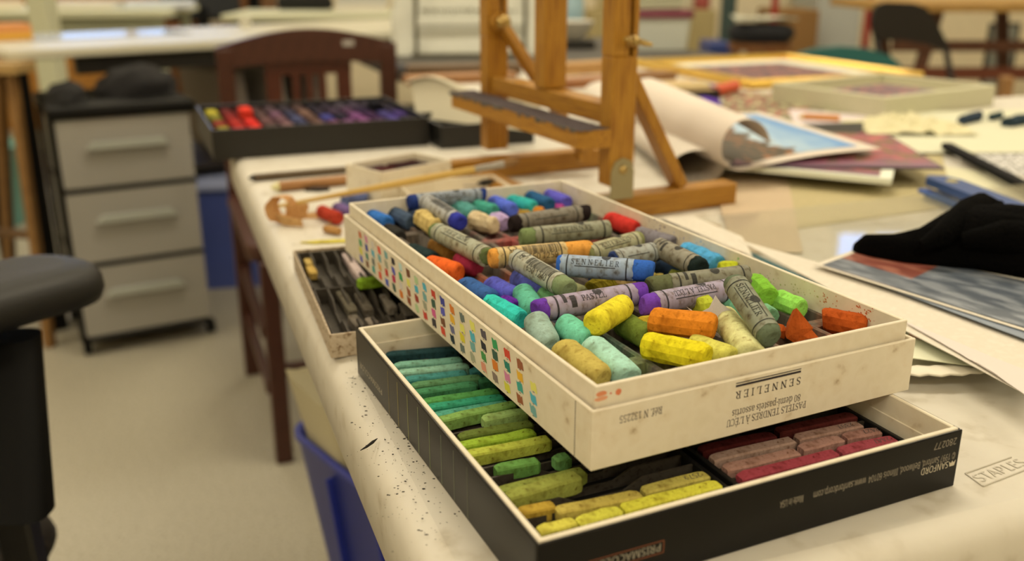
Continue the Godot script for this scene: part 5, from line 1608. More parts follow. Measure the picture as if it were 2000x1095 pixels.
# ---------- furniture and floor things ----------
func make_office_chair() -> void:
	var blk := mat(Color(0.02, 0.019, 0.018), 0.55, {"bump": TX.bump, "tri": 20.0, "depth": 0.03})
	var base := Vector3(-0.62, 0, -0.62)
	var t := thing("office_chair", "black office chair with a padded armrest and marbled dark seat", "chair", base)
	var pc := dep(-24, 552, 0.8) - base
	var pb := yaw(-0.62)
	var pad := []
	for s in [[0.02, -0.036], [0.004, -0.03], [0.0, -0.02], [0.001, -0.01], [0.006, -0.003], [0.016, 0.0015], [0.03, 0.003]]:
		var out := PackedVector3Array()
		for p in rrect(0.112 - s[0] * 2, 0.19 - s[0] * 2, 0.056 - s[0], s[1], Vector3.ZERO, 8):
			out.append(pc + pb * p + Vector3.UP * (0.004 - 0.5 * pow(p.z, 2)))
		pad.append(out)
	obj("arm_pad", loft(ns(), pad, true, true, 1), blk, t)
	var p0 := dep(16, 655, 0.8) - base
	var p1 := dep(18, 1000, 0.745) - base
	var post := []
	for k in 5:
		var c := p0.lerp(p1, k / 4.0)
		post.append(rrect(0.05 + 0.004 * k, 0.036, 0.014, 0.0, c, 4))
	post.reverse()
	obj("arm_sleeve", loft(ns(), post, true, true, 1), mat(Color(0.02, 0.02, 0.02), 0.6, {"spec": 0.25}), t)
	var p2 := Vector3(p1.x + 0.01, 0.395, p1.z)
	obj("arm_bar", rod(ns(), p1 + Vector3(0.004, 0.01, 0), p2, 0.028, 0.02, 0.003, Vector3.FORWARD), mat(Color(0.03, 0.03, 0.03), 0.4), t)
	obj("arm_bracket", rod(ns(), p2 + Vector3(0.01, 0.006, 0), Vector3(0.06, 0.4, 0.02), 0.012, 0.05, 0.003, Vector3.UP), mat(Color(0.03, 0.03, 0.03), 0.4), t)
	TX.marble = seamless(91, 256, 0.03, 4, [[0.0, Color(0.14, 0.12, 0.11)], [0.45, Color(0.2, 0.17, 0.15)], [0.52, Color(0.8, 0.72, 0.64)], [0.56, Color(0.24, 0.2, 0.18)], [1.0, Color(0.12, 0.1, 0.09)]])
	var seat := []
	for s in [[0.05, -0.07], [0.01, -0.055], [0.0, -0.035], [0.006, -0.015], [0.03, 0.0], [0.07, 0.004]]:
		seat.append(rrect(0.46 - s[0] * 2, 0.48 - s[0] * 2, 0.09, 0.475 + s[1], Vector3(-0.045, 0, 0.01), 8))
	obj("seat", loft(ns(), seat, true, true, 1), mat(Color(0.45, 0.42, 0.4), 0.8, {"tex": TX.marble, "tri": 9.0}), t)
	obj("seat_plate", bx(ns(), Vector3(-0.05, 0.395, 0), Vector3(0.28, 0.016, 0.24), 0.004), M.black_metal, t)
	obj("gas_lift", cyl(ns(), Vector3(-0.05, 0.1, 0), Vector3(-0.05, 0.388, 0), 0.025, 0.022, 14), M.black_metal, t)
	for k in 5:
		var a := TAU * k / 5 + 0.5
		var e := Vector3(-0.05 + cos(a) * 0.27, 0.075, sin(a) * 0.27)
		obj("foot", rod(ns(), Vector3(-0.05, 0.1, 0), e, 0.04, 0.024, 0.004), M.black_metal, t)
		obj("caster", cyl(ns(), e + Vector3(-0.012, -0.05, 0), e + Vector3(0.012, -0.05, 0), 0.025, 0.025, 14), M.black_metal, t)
	obj("backrest", bx(ns(), Vector3(-0.33, 0.76, 0), Vector3(0.06, 0.42, 0.4), 0.02), mat(Color(0.2, 0.18, 0.17), 0.85), t)
	obj("back_bar", rod(ns(), Vector3(-0.17, 0.395, 0), Vector3(-0.36, 0.6, 0), 0.05, 0.012, 0.002), M.black_metal, t)

func make_bin() -> void:
	var a := un(562, 838, 0.45)
	var n := un(705, 952, 0.45)
	var e := (n - a).normalized()
	var f := Vector3(-e.z, 0, e.x) * -1.0
	if f.x < 0:
		f = -f
	var b := Basis(f, Vector3.UP, e)
	var t := thing("recycling_bin", "royal blue plastic bin under the edge of the white table", "bin", Vector3(a.x, 0.0005, a.z), b)
	var blue := mat(C("2a3590"), 0.4, {"tex": TX.wear, "tri": 3.0})
	var outer := []
	var w := 0.26
	var d := 0.3
	for s in [[0.05, 0.0], [0.0, 0.445], [-0.003, 0.447], [-0.003, 0.455], [0.003, 0.455], [0.006, 0.44], [0.052, 0.01]]:
		outer.append(rrect(w - s[0] * 2, d - s[0] * 2, 0.035, s[1], Vector3(w / 2, 0, d / 2), 5))
	obj("bin", loft(ns(), outer, true, true, 1), blue, t)
	var folds := ns()
	for z in [0.1, 0.2]:
		rod(folds, Vector3(0.044, 0.03, z), Vector3(-0.001, 0.43, z), 0.004, 0.01, 0.001)
	obj("rib", folds, blue, t)
	var bag := thing("paper_bag", "crumpled beige paper bag stuffed into the blue bin", "bag", Vector3(a.x, 0.03, a.z) + b * Vector3(0.058, 0, 0.06), b)
	var nz := noise(15, 6.0, 3)
	var rings := []
	for k in 8:
		var out := PackedVector3Array()
		for p in rrect(0.1 + k * 0.004, 0.11, 0.02, k * 0.071, Vector3(0.05, 0, 0.05), 4):
			out.append(p + Vector3(nz.get_noise_3dv(p), 0, nz.get_noise_3dv(p + Vector3.ONE)) * 0.012 + Vector3(0, (0.02 * nz.get_noise_3dv(p * 3.0)) if k == 7 else 0.0, 0) + Vector3(-0.046, 0, -0.046) * (k / 7.0))
		rings.append(out)
	obj("bag", loft(ns(), rings, true, true, 1), mat(C("c8b48c"), 0.85), bag)
	var yb := obj("yellow_carton", bx(ns(), Vector3.ZERO, Vector3(0.04, 0.42, 0.028), 0.002), mat(C("d8b830"), 0.5))
	yb.transform = Transform3D(b, Vector3(a.x, 0.26, a.z) + b * Vector3(0.082, 0, 0.195))
	tag(yb, "yellow carton standing in the blue bin", "carton")
	var gb := obj("dark_carton", bx(ns(), Vector3.ZERO, Vector3(0.07, 0.42, 0.04), 0.002), mat(Color(0.06, 0.09, 0.07), 0.5))
	gb.transform = Transform3D(b, Vector3(a.x, 0.246, a.z) + b * Vector3(0.14, 0, 0.215))
	tag(gb, "dark green carton beside the yellow one in the blue bin", "carton")

func make_wood_chair() -> void:
	var L := dep(436, 92, 2.08)
	var R := dep(756, 80, 2.2)
	var x := Vector3(R.x - L.x, 0, R.z - L.z)
	var w := x.length()
	x = x.normalized()
	var z := x.cross(Vector3.UP)
	var t := thing("dining_chair", "dark brown wooden chair with an arched top rail and slatted back panel", "chair", Vector3(L.x, 0, L.z), Basis(x, Vector3.UP, z))
	var dw = M.dark_wood
	for k in 2:
		obj("back_post", rod(ns(), Vector3(k * w, 0.0, -0.03), Vector3(k * w, 0.79, 0.0), 0.036, 0.03, 0.003, Vector3.BACK), dw, t)
		obj("leg", rod(ns(), Vector3(k * w + (0.015 if k == 0 else -0.015), 0.0, 0.44), Vector3(k * w + (0.015 if k == 0 else -0.015), 0.43, 0.44), 0.034, 0.034, 0.003, Vector3.BACK), dw, t)
		for y in [0.16, 0.28]:
			obj("stretcher", rod(ns(), Vector3(k * w, y, 0.0), Vector3(k * w, y, 0.43), 0.016, 0.026, 0.002), dw, t)
	obj("stretcher", rod(ns(), Vector3(0, 0.2, 0.44), Vector3(w, 0.2, 0.44), 0.016, 0.026, 0.002), dw, t)
	var rail := PackedVector2Array()
	for k in 17:
		var u := k / 16.0
		rail.append(Vector2(lerpf(-0.018, w + 0.018, u), 0.792 + 0.036 * sin(PI * u)))
	for k in 17:
		var u := 1.0 - k / 16.0
		rail.append(Vector2(lerpf(-0.018, w + 0.018, u), 0.745 + 0.012 * sin(PI * u)))
	obj("top_rail", prism(ns(), rail, -0.013, 0.013, Basis(Vector3.RIGHT, Vector3(0, 0, -1), Vector3.UP)), dw, t)
	obj("lower_rail", bx(ns(), Vector3(w / 2, 0.53, -0.01), Vector3(w - 0.03, 0.04, 0.02), 0.002), dw, t)
	var sm := mat(Color(0.3, 0.12, 0.06), 0.42, {"tex": TX.wood, "tri": Vector3(30, 3, 30)})
	for s in [[0.28, 0.095], [0.415, 0.045], [0.498, 0.04], [0.58, 0.045], [0.715, 0.09]]:
		obj("slat", bx(ns(), Vector3(s[0] * w, 0.642, -0.006), Vector3(s[1] * w, 0.2, 0.014), 0.001), sm, t)
	obj("slat_header", bx(ns(), Vector3(0.498 * w, 0.747, -0.006), Vector3(0.53 * w, 0.04, 0.015), 0.001), sm, t)
	obj("paper_tag", bx(ns(), Vector3(0.745 * w, 0.795, 0.0145), Vector3(0.026, 0.012, 0.001)), mat(C("b0a090"), 0.7), t)
	obj("seat", loft(ns(), [rrect(w + 0.04, 0.46, 0.03, 0.43, Vector3(w / 2, 0, 0.22)), rrect(w + 0.05, 0.47, 0.03, 0.45, Vector3(w / 2, 0, 0.22)), rrect(w + 0.04, 0.46, 0.03, 0.462, Vector3(w / 2, 0, 0.22))]), dw, t)
	var cu := obj("seat_cushion", loft(ns(), [rrect(w - 0.02, 0.4, 0.05, 0.0), rrect(w, 0.42, 0.06, 0.012), rrect(w - 0.06, 0.36, 0.05, 0.024)]), mat(C("a8863c"), 0.9))
	cu.transform = Transform3D(Basis(x, Vector3.UP, z), Vector3(L.x, 0.4625, L.z) + x * w / 2 + z * 0.23)
	tag(cu, "mustard seat cushion on the dark wooden chair", "cushion")

func make_cart() -> void:
	var o := Vector3(-1.09, 0, -2.26)
	var x := Vector3(0.86, 0, -0.5).normalized()
	var z := x.cross(Vector3.UP)
	var t := thing("drawer_cart", "plastic rolling cart of three frosted drawers in a black frame", "cart", o, Basis(x, Vector3.UP, z))
	var w := 0.315
	var d := 0.36
	var fr := ns()
	bx(fr, Vector3(w / 2, 0.625, -d / 2), Vector3(w + 0.03, 0.03, d + 0.02), 0.006)
	for y in [0.05, 0.245, 0.437]:
		bx(fr, Vector3(w / 2, y - 0.006, -d / 2), Vector3(w, 0.012, d), 0.003)
	for k in 2:
		for e in ([0.012, d - 0.012] if k == 0 else [d - 0.012]):
			bx(fr, Vector3(k * (w + 0.016) - 0.008, 0.33, -e), Vector3(0.014, 0.58, 0.014), 0.003)
	obj("frame", fr, M.black_metal, t)
	for k in 2:
		for e in [0.03, d - 0.03]:
			obj("caster", cyl(ns(), Vector3(k * w - 0.01, 0.02, -e), Vector3(k * w + 0.01, 0.02, -e), 0.02, 0.02, 14), M.black_metal, t)
	var fm := mat(Color(0.7, 0.69, 0.67, 0.6), 0.35)
	fm.transparency = BaseMaterial3D.TRANSPARENCY_ALPHA
	var inner := [["4a4a52", "a88e68"], ["5a584f", "50504c"], ["6a675e", "5c5a50"]]
	for k in 3:
		var y0: float = [0.44, 0.248, 0.053][k]
		var h: float = [0.168, 0.182, 0.185][k]
		var dr := obj("drawer", walls(bx(ns(), Vector3(w / 2, y0 + 0.003, -d / 2), Vector3(w - 0.006, 0.004, d - 0.006)), w - 0.004, d - 0.01, 0, 0.004, y0 + 0.005, y0 + h, 0.001), fm, t)
		var hd := ns()
		prism(hd, PackedVector2Array([Vector2(0.06, 0.0), Vector2(0.255, 0.0), Vector2(0.24, 0.016), Vector2(0.075, 0.016)]), 0.0, 0.022, Basis(Vector3.RIGHT, Vector3.BACK, Vector3.UP), Vector3(0, y0 + h * 0.58, 0))
		obj("handle", hd, mat(C("a39c8a"), 0.4), dr)
		var c0 := obj("drawer_contents", bx(ns(), Vector3.ZERO, Vector3(w * 0.8, h * 0.45, d * 0.7), 0.02), mat(C(inner[k][0]), 0.8))
		c0.transform = Transform3D(Basis(x, Vector3.UP, z), o + Basis(x, Vector3.UP, z) * Vector3(w / 2, y0 + 0.006 + h * 0.225, -d * 0.48))
		tag(c0, ["dark slate bundle seen through the top frosted drawer", "dim olive bundle seen through the middle frosted drawer", "dim grey bundle seen through the bottom frosted drawer"][k], "bundle")
	var st := obj("wooden_stick", rod(ns(), Vector3(0.04, 0.548, -0.012), Vector3(0.28, 0.53, -0.02), 0.016, 0.012, 0.002), mat(C("b89868"), 0.6))
	st.transform = Transform3D(Basis(x, Vector3.UP, z), o)
	tag(st, "pale wooden stick inside the top frosted drawer", "stick")
	# dark things piled on the cart
	var p := o + Basis(x, Vector3.UP, z) * Vector3(0.045, 0.6405, -0.1)
	var lump := func(s: Vector3, seed_: int) -> SurfaceTool:
		var n := noise(seed_, 1.2, 3)
		var rings := []
		for k in 7:
			var out := PackedVector3Array()
			for i in 18:
				var a := -TAU * i / 18
				var q := sqrt(maxf(0.02, 1.0 - pow(k / 6.0, 2.2)))
				var v := Vector3(cos(a) * q, k / 6.0, sin(a) * q)
				out.append(v * s * (1.0 + 0.3 * n.get_noise_3dv(v * 1.6)))
			rings.append(out)
		return loft(ns(), rings, true, true, 1)
	var l1 := obj("dark_pouch", lump.call(Vector3(0.05, 0.05, 0.05), 5), mat(Color(0.03, 0.03, 0.045), 0.8))
	l1.position = p
	tag(l1, "small black pouch on top of the drawer cart", "pouch")
	var l2 := obj("dark_cloth", lump.call(Vector3(0.1, 0.07, 0.11), 8), mat(Color(0.05, 0.045, 0.06), 0.9))
	l2.position = o + Basis(x, Vector3.UP, z) * Vector3(0.23, 0.6405, -0.2)
	tag(l2, "heap of black cloth on top of the drawer cart", "cloth")

func make_drawing_table() -> void:
	var o := Vector3(-1.256, 0, -2.412)
	var b := yaw(0.69)
	var t := thing("drawing_table", "long white drawing table on a black metal frame behind the drawer cart", "table", o, b)
	obj("tabletop", bx(ns(), Vector3(0.95, 0.748, -0.31), Vector3(1.9, 0.024, 0.62), 0.003), mat(Color(0.8, 0.79, 0.72), 0.4), t)
	obj("apron", bx(ns(), Vector3(1.02, 0.712, -0.05), Vector3(1.7, 0.05, 0.03), 0.003), mat(Color(0.09, 0.08, 0.07), 0.5), t)
	obj("apron", bx(ns(), Vector3(1.02, 0.712, -0.57), Vector3(1.7, 0.05, 0.03), 0.003), mat(Color(0.09, 0.08, 0.07), 0.5), t)
	for x in [0.03, 1.8]:
		for z in [0.05, 0.57]:
			obj("leg", bx(ns(), Vector3(x, 0.368, -z), Vector3(0.04, 0.736, 0.04), 0.003), M.black_metal, t)
		obj("foot_bar", bx(ns(), Vector3(x, 0.04, -0.31), Vector3(0.035, 0.03, 0.48), 0.003), M.black_metal, t)
	obj("shelf", bx(ns(), Vector3(1.0, 0.38, -0.33), Vector3(1.5, 0.02, 0.4), 0.003), mat(Color(0.12, 0.09, 0.07), 0.6), t)
	# things under and on it
	var ac := obj("acetate_sheet", bx(ns(), Vector3(0.36, 0.762, -0.42), Vector3(0.46, 0.002, 0.26)), mat(Color(0.7, 0.71, 0.69), 0.14, {"spec": 0.7}))
	ac.transform = Transform3D(b, o)
	tag(ac, "glossy clear folder reflecting the window on the drawing table", "folder")
	var ob := thing("card_box", "small orange and red card box at the corner of the drawing table", "box", o + b * Vector3(0.05, 0.7605, -0.4), b)
	obj("body", bx(ns(), Vector3(0.05, 0.022, 0), Vector3(0.1, 0.044, 0.1), 0.002), mat(C("d88a4a"), 0.6), ob)
	obj("band", bx(ns(), Vector3(0.05, 0.012, 0), Vector3(0.101, 0.016, 0.101), 0.001), mat(C("e0a030"), 0.6), ob)
	var cup := thing("paper_cup", "small white cup on the drawing table behind the wooden chair", "cup", o + b * Vector3(0.86, 0.7605, -0.5))
	obj("cup", lathe(ns(), [[0.018, 0], [0.022, 0.03], [0.023, 0.031], [0.02, 0.03], [0.016, 0.004]], 18), M.white_plastic, cup)
	var cr := thing("blue_crate", "blue plastic storage bin on the floor behind the drawer cart", "bin", Vector3(-0.78, 0.0005, -3.02), yaw(0.2))
	obj("body", loft(ns(), [rrect(0.5, 0.36, 0.03, 0.0), rrect(0.54, 0.4, 0.035, 0.32)], true, true, 1), mat(C("4a5590"), 0.45), cr)
	obj("lid", loft(ns(), [rrect(0.56, 0.42, 0.035, 0.32), rrect(0.57, 0.43, 0.04, 0.335), rrect(0.55, 0.41, 0.035, 0.345)], true, true, 1), mat(C("a8a8c0"), 0.4), cr)
	for k in 3:
		var cb := obj("folded_cardboard", bx(ns(), Vector3.ZERO, Vector3(0.05, 0.26, 0.4), 0.003), mat(C(["7a6858", "8a7a68", "6a5a4c"][k]), 0.8))
		cb.transform = Transform3D(b * Basis(Vector3.BACK, 0.1), o + b * Vector3(0.66 + k * 0.13, 0.523, -0.33))
		tag(cb, ["brownish cardboard leaf propped on the shelf under the drawing table", "pale grey cardboard leaf propped on the shelf under the drawing table", "dark cardboard leaf at the far end of the shelf"][k], "cardboard")
	# wooden stand on the left
	var sp := dep(8, 116, 2.33)
	t = thing("wooden_stand", "slim wooden tripod stand with a small tray left of the drawing table", "stand", Vector3(sp.x, 0, sp.z))
	obj("tray", bx(ns(), Vector3(-0.03, sp.y - 0.02, 0), Vector3(0.16, 0.025, 0.1), 0.002), mat(C("b08a52"), 0.6, {"tex": TX.wood, "tri": Vector3(4, 30, 30)}), t)
	for e in [[0.012, 0.02, 0.045], [-0.1, -0.14, 0.1], [-0.02, -0.2, -0.2]]:
		obj("leg", rod(ns(), Vector3(e[0], sp.y - 0.032, 0), Vector3(e[1], 0.0, e[2]), 0.022, 0.03, 0.002, Vector3.BACK), mat(C("8a6030"), 0.55, {"tex": TX.wood, "tri": Vector3(30, 3, 30)}), t)
	obj("stretcher", rod(ns(), Vector3(0.015, 0.3, 0.02), Vector3(-0.14, 0.3, -0.02), 0.014, 0.022, 0.002), mat(C("6a4a2c"), 0.55), t)
	var tc := thing("green_bucket", "dull green bucket on the floor behind the wooden stand", "bucket", Vector3(-2.05, 0.0005, -3.6))
	obj("bucket", lathe(ns(), [[0.13, 0], [0.16, 0.3], [0.168, 0.3], [0.168, 0.31], [0.155, 0.31], [0.125, 0.01]], 24), mat(C("6f9a88"), 0.5), tc)
	obj("handle", tube(ns(), [Vector3(-0.16, 0.3, 0), Vector3(-0.12, 0.2, 0.14), Vector3(0, 0.16, 0.18), Vector3(0.12, 0.2, 0.14), Vector3(0.16, 0.3, 0)], 0.004, 6), M.steel, tc)

# ---------- far background ----------
func stand_block(called: String, label: String, cat: String, x0: float, y0: float, x1: float, y1: float, fw: float, depth: float, m: Material, floor_ := true, bev := 0.006) -> MeshInstance3D:
	var a := dep(x0, y0, fw)
	var b := dep(x1, y1, fw)
	var lo := 0.0005 if floor_ else b.y
	var o := obj(called, bx(ns(), Vector3.ZERO, Vector3(b.x - a.x, a.y - lo, depth), bev), m)
	o.position = Vector3((a.x + b.x) / 2, (a.y + lo) / 2, a.z - depth / 2)
	tag(o, label, cat)
	return o

func simple_table(called: String, label: String, a: Vector3, len_: float, depth: float, h: float, ang: float, top: Material, leg: Material) -> Node3D:
	var t := thing(called, label, "table", Vector3(a.x, 0, a.z), yaw(ang))
	obj("tabletop", bx(ns(), Vector3(len_ / 2, h - 0.015, -depth / 2), Vector3(len_, 0.03, depth), 0.003), top, t)
	for x in [0.06, len_ - 0.06]:
		for z in [0.06, depth - 0.06]:
			obj("leg", bx(ns(), Vector3(x, (h - 0.03) / 2, -z), Vector3(0.045, h - 0.03, 0.045), 0.003), leg, t)
	obj("apron", bx(ns(), Vector3(len_ / 2, h - 0.07, -0.06), Vector3(len_ - 0.16, 0.08, 0.02), 0.002), leg, t)
	return t

func make_background() -> void:
	var cream := mat(C("cfc39c"), 0.6)
	var brown := mat(C("7a4a22"), 0.55, {"tex": TX.wood, "tri": Vector3(3, 12, 12)})
	var orange_wood := mat(C("b87a30"), 0.55, {"tex": TX.wood, "tri": Vector3(3, 12, 12)})
	var white := mat(C("d8d0c0"), 0.6)
	# left rear table with papers
	var a := dep(-120, 34, 4.2)
	simple_table("work_table", "long cream work table along the left rear of the room", Vector3(-2.9, 0, -4.15), 1.4, 0.7, 0.77, 0.12, cream, mat(C("a09878"), 0.6))
	var pa := [[-1.95, -4.5, "white"], [-1.62, -4.55, "cool"], [-2.4, -4.5, "warm"]]
	for k in 3:
		var p := obj("paper_stack", bx(ns(), Vector3.ZERO, Vector3(0.3, 0.03, 0.22), 0.002), mat([Color(0.86, 0.85, 0.82), Color(0.82, 0.85, 0.9), C("e0c8a8")][k], 0.7))
		p.transform = Transform3D(yaw(0.1 + k * 0.2), Vector3(pa[k][0], 0.786, pa[k][1]))
		tag(p, ["white paper stack on the cream work table", "bluish white paper stack at the end of the cream work table", "peach coloured paper stack on the cream work table"][k], "paper")
	stand_block("painted_post", "pale painted upright standing before the cream work table", "post", 44, -30, 84, 44, 3.6, 0.1, cream)
	stand_block("wood_cabinet", "orange brown wooden cabinet at the left rear wall", "cabinet", -60, -60, 276, 12, 5.5, 0.3, orange_wood)
	stand_block("wood_cabinet", "reddish brown low cabinet between work table and office chair", "cabinet", 285, 8, 350, 80, 5.4, 0.3, brown)
	stand_block("wood_cabinet", "reddish brown cabinet behind the far grey office chair", "cabinet", 425, -20, 515, 80, 5.6, 0.3, brown)
	# grey office chair far back
	var c := dep(388, 25, 5.2)
	var t := thing("swivel_chair", "grey and black swivel chair behind the drawing table", "chair", Vector3(c.x, 0, c.z), yaw(0.4))
	obj("backrest", bx(ns(), Vector3(0, 0.86, 0.2), Vector3(0.4, 0.36, 0.06), 0.025), mat(Color(0.14, 0.15, 0.17), 0.8), t)
	obj("seat", bx(ns(), Vector3(0, 0.47, 0), Vector3(0.44, 0.07, 0.42), 0.025), mat(Color(0.14, 0.15, 0.17), 0.8), t)
	obj("back_bar", bx(ns(), Vector3(0, 0.6, 0.22), Vector3(0.06, 0.3, 0.02), 0.004), M.black_metal, t)
	obj("gas_lift", cyl(ns(), Vector3(0, 0.08, 0), Vector3(0, 0.44, 0), 0.026, 0.024, 12), M.black_metal, t)
	for k in 5:
		var an := TAU * k / 5
		obj("foot", rod(ns(), Vector3(0, 0.09, 0), Vector3(cos(an) * 0.28, 0.03, sin(an) * 0.28), 0.04, 0.025, 0.004), M.black_metal, t)
	stand_block("metal_post", "black metal post standing behind the drawing table", "post", 480, -30, 503, 60, 5.35, 0.06, M.black_metal)
	# black bag and white papers on the rear table behind the chair
	simple_table("rear_table", "white rear table carrying a black bag behind the wooden chair", Vector3(-1.35, 0, -4.55), 1.3, 0.6, 0.74, 0.05, cream, M.black_metal)
	var bg := thing("black_bag", "slouching black bag with a short handle on the white rear table", "bag", dep(598, 34, 4.9) * Vector3(1, 0, 1) + Vector3(0, 0.7405, 0))
	obj("body", loft(ns(), [rrect(0.27, 0.12, 0.05, 0.0), rrect(0.29, 0.14, 0.06, 0.04), rrect(0.22, 0.12, 0.05, 0.1), rrect(0.12, 0.08, 0.03, 0.13)], true, true, 1), mat(Color(0.025, 0.024, 0.024), 0.8), bg)
	obj("handle", tube(ns(), [Vector3(-0.06, 0.12, 0), Vector3(-0.04, 0.18, 0), Vector3(0.04, 0.18, 0), Vector3(0.06, 0.12, 0)], 0.008, 8), M.black_metal, bg)
	var ps := thing("paper_pile", "tall pile of white papers behind the wooden chair", "paper", dep(702, 34, 4.6) * Vector3(1, 0, 1) + Vector3(0, 0.7405, -0.1), yaw(0.1))
	for k in 4:
		obj("ream", bx(ns(), Vector3(0.008 * (k % 2), 0.02 + k * 0.041, 0), Vector3(0.24, 0.038, 0.2), 0.003), mat([Color(0.85, 0.83, 0.8), Color(0.76, 0.76, 0.76), Color(0.86, 0.84, 0.8), Color(0.8, 0.82, 0.84)][k], 0.7), ps)
	# right rear: stool with cloth, cardboard, partition, poles
	stand_block("storage_bin", "long blue storage bin on the floor behind the grey topped table", "bin", 1386, 84, 1428, 110, 4.4, 0.25, mat(C("2a3a70"), 0.5))
	t = thing("wooden_stool", "wooden stool piled with a dark cloth and papers", "stool", dep(1485, 70, 4.0) * Vector3(1, 0, 1))
	var sy := dep(1485, 82, 4.0).y
	obj("seat", cyl(ns(), Vector3(0, sy - 0.03, 0), Vector3(0, sy, 0), 0.13, 0.13, 24), brown, t)
	for k in 4:
		var an := TAU * k / 4 + 0.6
		obj("leg", cyl(ns(), Vector3(cos(an) * 0.15, 0, sin(an) * 0.15), Vector3(cos(an) * 0.1, sy - 0.03, sin(an) * 0.1), 0.016, 0.016, 10), mat(C("9a5a30"), 0.5), t)
	var dc := thing("dark_bundle", "dark navy cloth bundle heaped on the wooden stool", "cloth", dep(1485, 70, 4.0) * Vector3(1, 0, 1) + Vector3(0, sy + 0.0005, 0))
	obj("bundle", loft(ns(), [rrect(0.22, 0.18, 0.06, 0.0), rrect(0.27, 0.22, 0.08, 0.03), rrect(0.26, 0.2, 0.08, 0.06), rrect(0.2, 0.15, 0.06, 0.075)], true, true, 1), mat(Color(0.06, 0.07, 0.1), 0.85), dc)
	var dp := obj("newspaper", flat_sheet([Vector3(-0.12, 0, 0.09), Vector3(0.13, 0, 0.08), Vector3(0.12, 0, -0.09), Vector3(-0.11, 0, -0.1)], 0.006, 0.03, 4), mat(C("c0b498"), 0.8))
	dp.position = dep(1485, 70, 4.0) * Vector3(1, 0, 1) + Vector3(0, sy + 0.083, 0)
	tag(dp, "crumpled newspaper on the dark bundle of the stool", "paper")
	stand_block("cardboard_box", "tall brown cardboard box against the rear wall", "box", 1515, 20, 1602, 110, 5.2, 0.4, mat(C("8a6030"), 0.8))
	stand_block("metal_cabinet", "pale grey metal cabinet between two red poles", "cabinet", 1602, -40, 1690, 120, 5.4, 0.5, mat(C("b0a898"), 0.5))
	for p in [[1506, 1520, "red pole beside the brown cardboard box"], [1690, 1704, "red pole beside the pale grey cabinet"]]:
		var r0 := dep(p[0], 20, 4.9)
		var r1 := dep(p[1], 20, 4.9)
		var o := thing("red_pole", p[2], "pole", Vector3((r0.x + r1.x) / 2, 0, r0.z), Basis.IDENTITY, "red poles")
		obj("tube", cyl(ns(), Vector3(0, 0.012, 0), Vector3(0, 1.7, 0), (r1.x - r0.x) / 2, -1, 12), mat(C("9a2018"), 0.4), o)
		obj("foot_plate", cyl(ns(), Vector3(0, 0.0005, 0), Vector3(0, 0.012, 0), 0.07, 0.07, 20), mat(C("9a2018"), 0.4), o)
	stand_block("green_post", "dark green post behind the wooden stool", "post", 1415, -30, 1442, 90, 5.0, 0.06, mat(C("33423c"), 0.6))
	stand_block("paint_shelf", "low shelf unit with pale pots at the rear wall behind the easel", "shelf", 1150, 20, 1400, 90, 5.5, 0.3, mat(C("a88f5c"), 0.7))
	var hues := ["b8a070", "c86a50", "8a6a50", "7a8a5a", "d0c0a0", "a04a40"]
	for k in 6:
		var p := dep(1180 + k * 38, 18, 5.65)
		var j := thing("paint_pot", "%s paint pot on the low rear shelf" % ["ochre", "salmon", "brown", "moss green", "cream", "brick red"][k], "pot", Vector3(p.x, dep(1200, 20, 5.5).y + 0.001, p.z), Basis.IDENTITY, "paint pots on the rear shelf")
		obj("pot", lathe(ns(), [[0.045, 0], [0.05, 0.01], [0.05, 0.1], [0.044, 0.11]], 16), mat(C(hues[k]), 0.5), j)
		obj("lid", cyl(ns(), Vector3(0, 0.11, 0), Vector3(0, 0.122, 0), 0.047, 0.047, 16), white, j)
	# folding chair
	var fw := 3.3
	var fc := dep(1780, 60, fw)
	t = thing("folding_chair", "dark purple metal folding chair behind the canvas tray", "chair", Vector3(fc.x, 0, fc.z))
	var back := PackedVector2Array()
	for p in [[1699, 22], [1706, 8], [1722, 3], [1775, 5], [1800, 14], [1822, 38], [1852, 86], [1858, 98], [1846, 100], [1815, 88], [1770, 80], [1722, 78], [1706, 66], [1699, 45]]:
		var v := dep(p[0], p[1], fw) - Vector3(fc.x, 0, fc.z)
		back.append(Vector2(v.x, v.y))
	var purple := mat(Color(0.055, 0.035, 0.045), 0.4)
	obj("backrest", prism(ns(), back, -0.012, 0.012, Basis(Vector3.RIGHT, Vector3(0, 0, -1), Vector3.UP)), purple, t)
	var fp := func(x: float, y: float) -> Vector3: return dep(x, y, fw) - Vector3(fc.x, 0, fc.z)
	var g0: Vector3 = fp.call(1712, 50)
	var g1: Vector3 = fp.call(1850, 85)
	for g in [[g0, Vector3(g0.x + 0.1, 0.011, 0.28)], [g1, Vector3(g1.x + 0.12, 0.011, 0.28)]]:
		obj("leg", tube(ns(), [g[0] + Vector3(0, 0, -0.02), (g[0] as Vector3).lerp(g[1], 0.5) + Vector3(0, 0, -0.02), g[1]], 0.011, 10), purple, t)
		obj("leg", tube(ns(), [Vector3(g[0].x + 0.05, 0.46, 0.1), Vector3(g[0].x + 0.06, 0.011, -0.24)], 0.011, 10), purple, t)
	obj("seat", bx(ns(), Vector3((g0.x + g1.x) / 2 + 0.05, 0.45, 0.16), Vector3(0.36, 0.022, 0.36), 0.006), purple, t)
	# teal chair
	fw = 2.8
	fc = dep(1655, 120, fw)
	t = thing("padded_chair", "teal padded stacking chair tucked against the far side of the tables", "chair", Vector3(fc.x, 0, fc.z))
	var tb := PackedVector2Array()
	for p in [[1548, 118], [1560, 104], [1585, 95], [1640, 90], [1690, 94], [1730, 106], [1752, 122], [1764, 142], [1764, 230], [1548, 230]]:
		var v := dep(p[0], p[1], fw) - Vector3(fc.x, 0, fc.z)
		tb.append(Vector2(v.x, v.y))
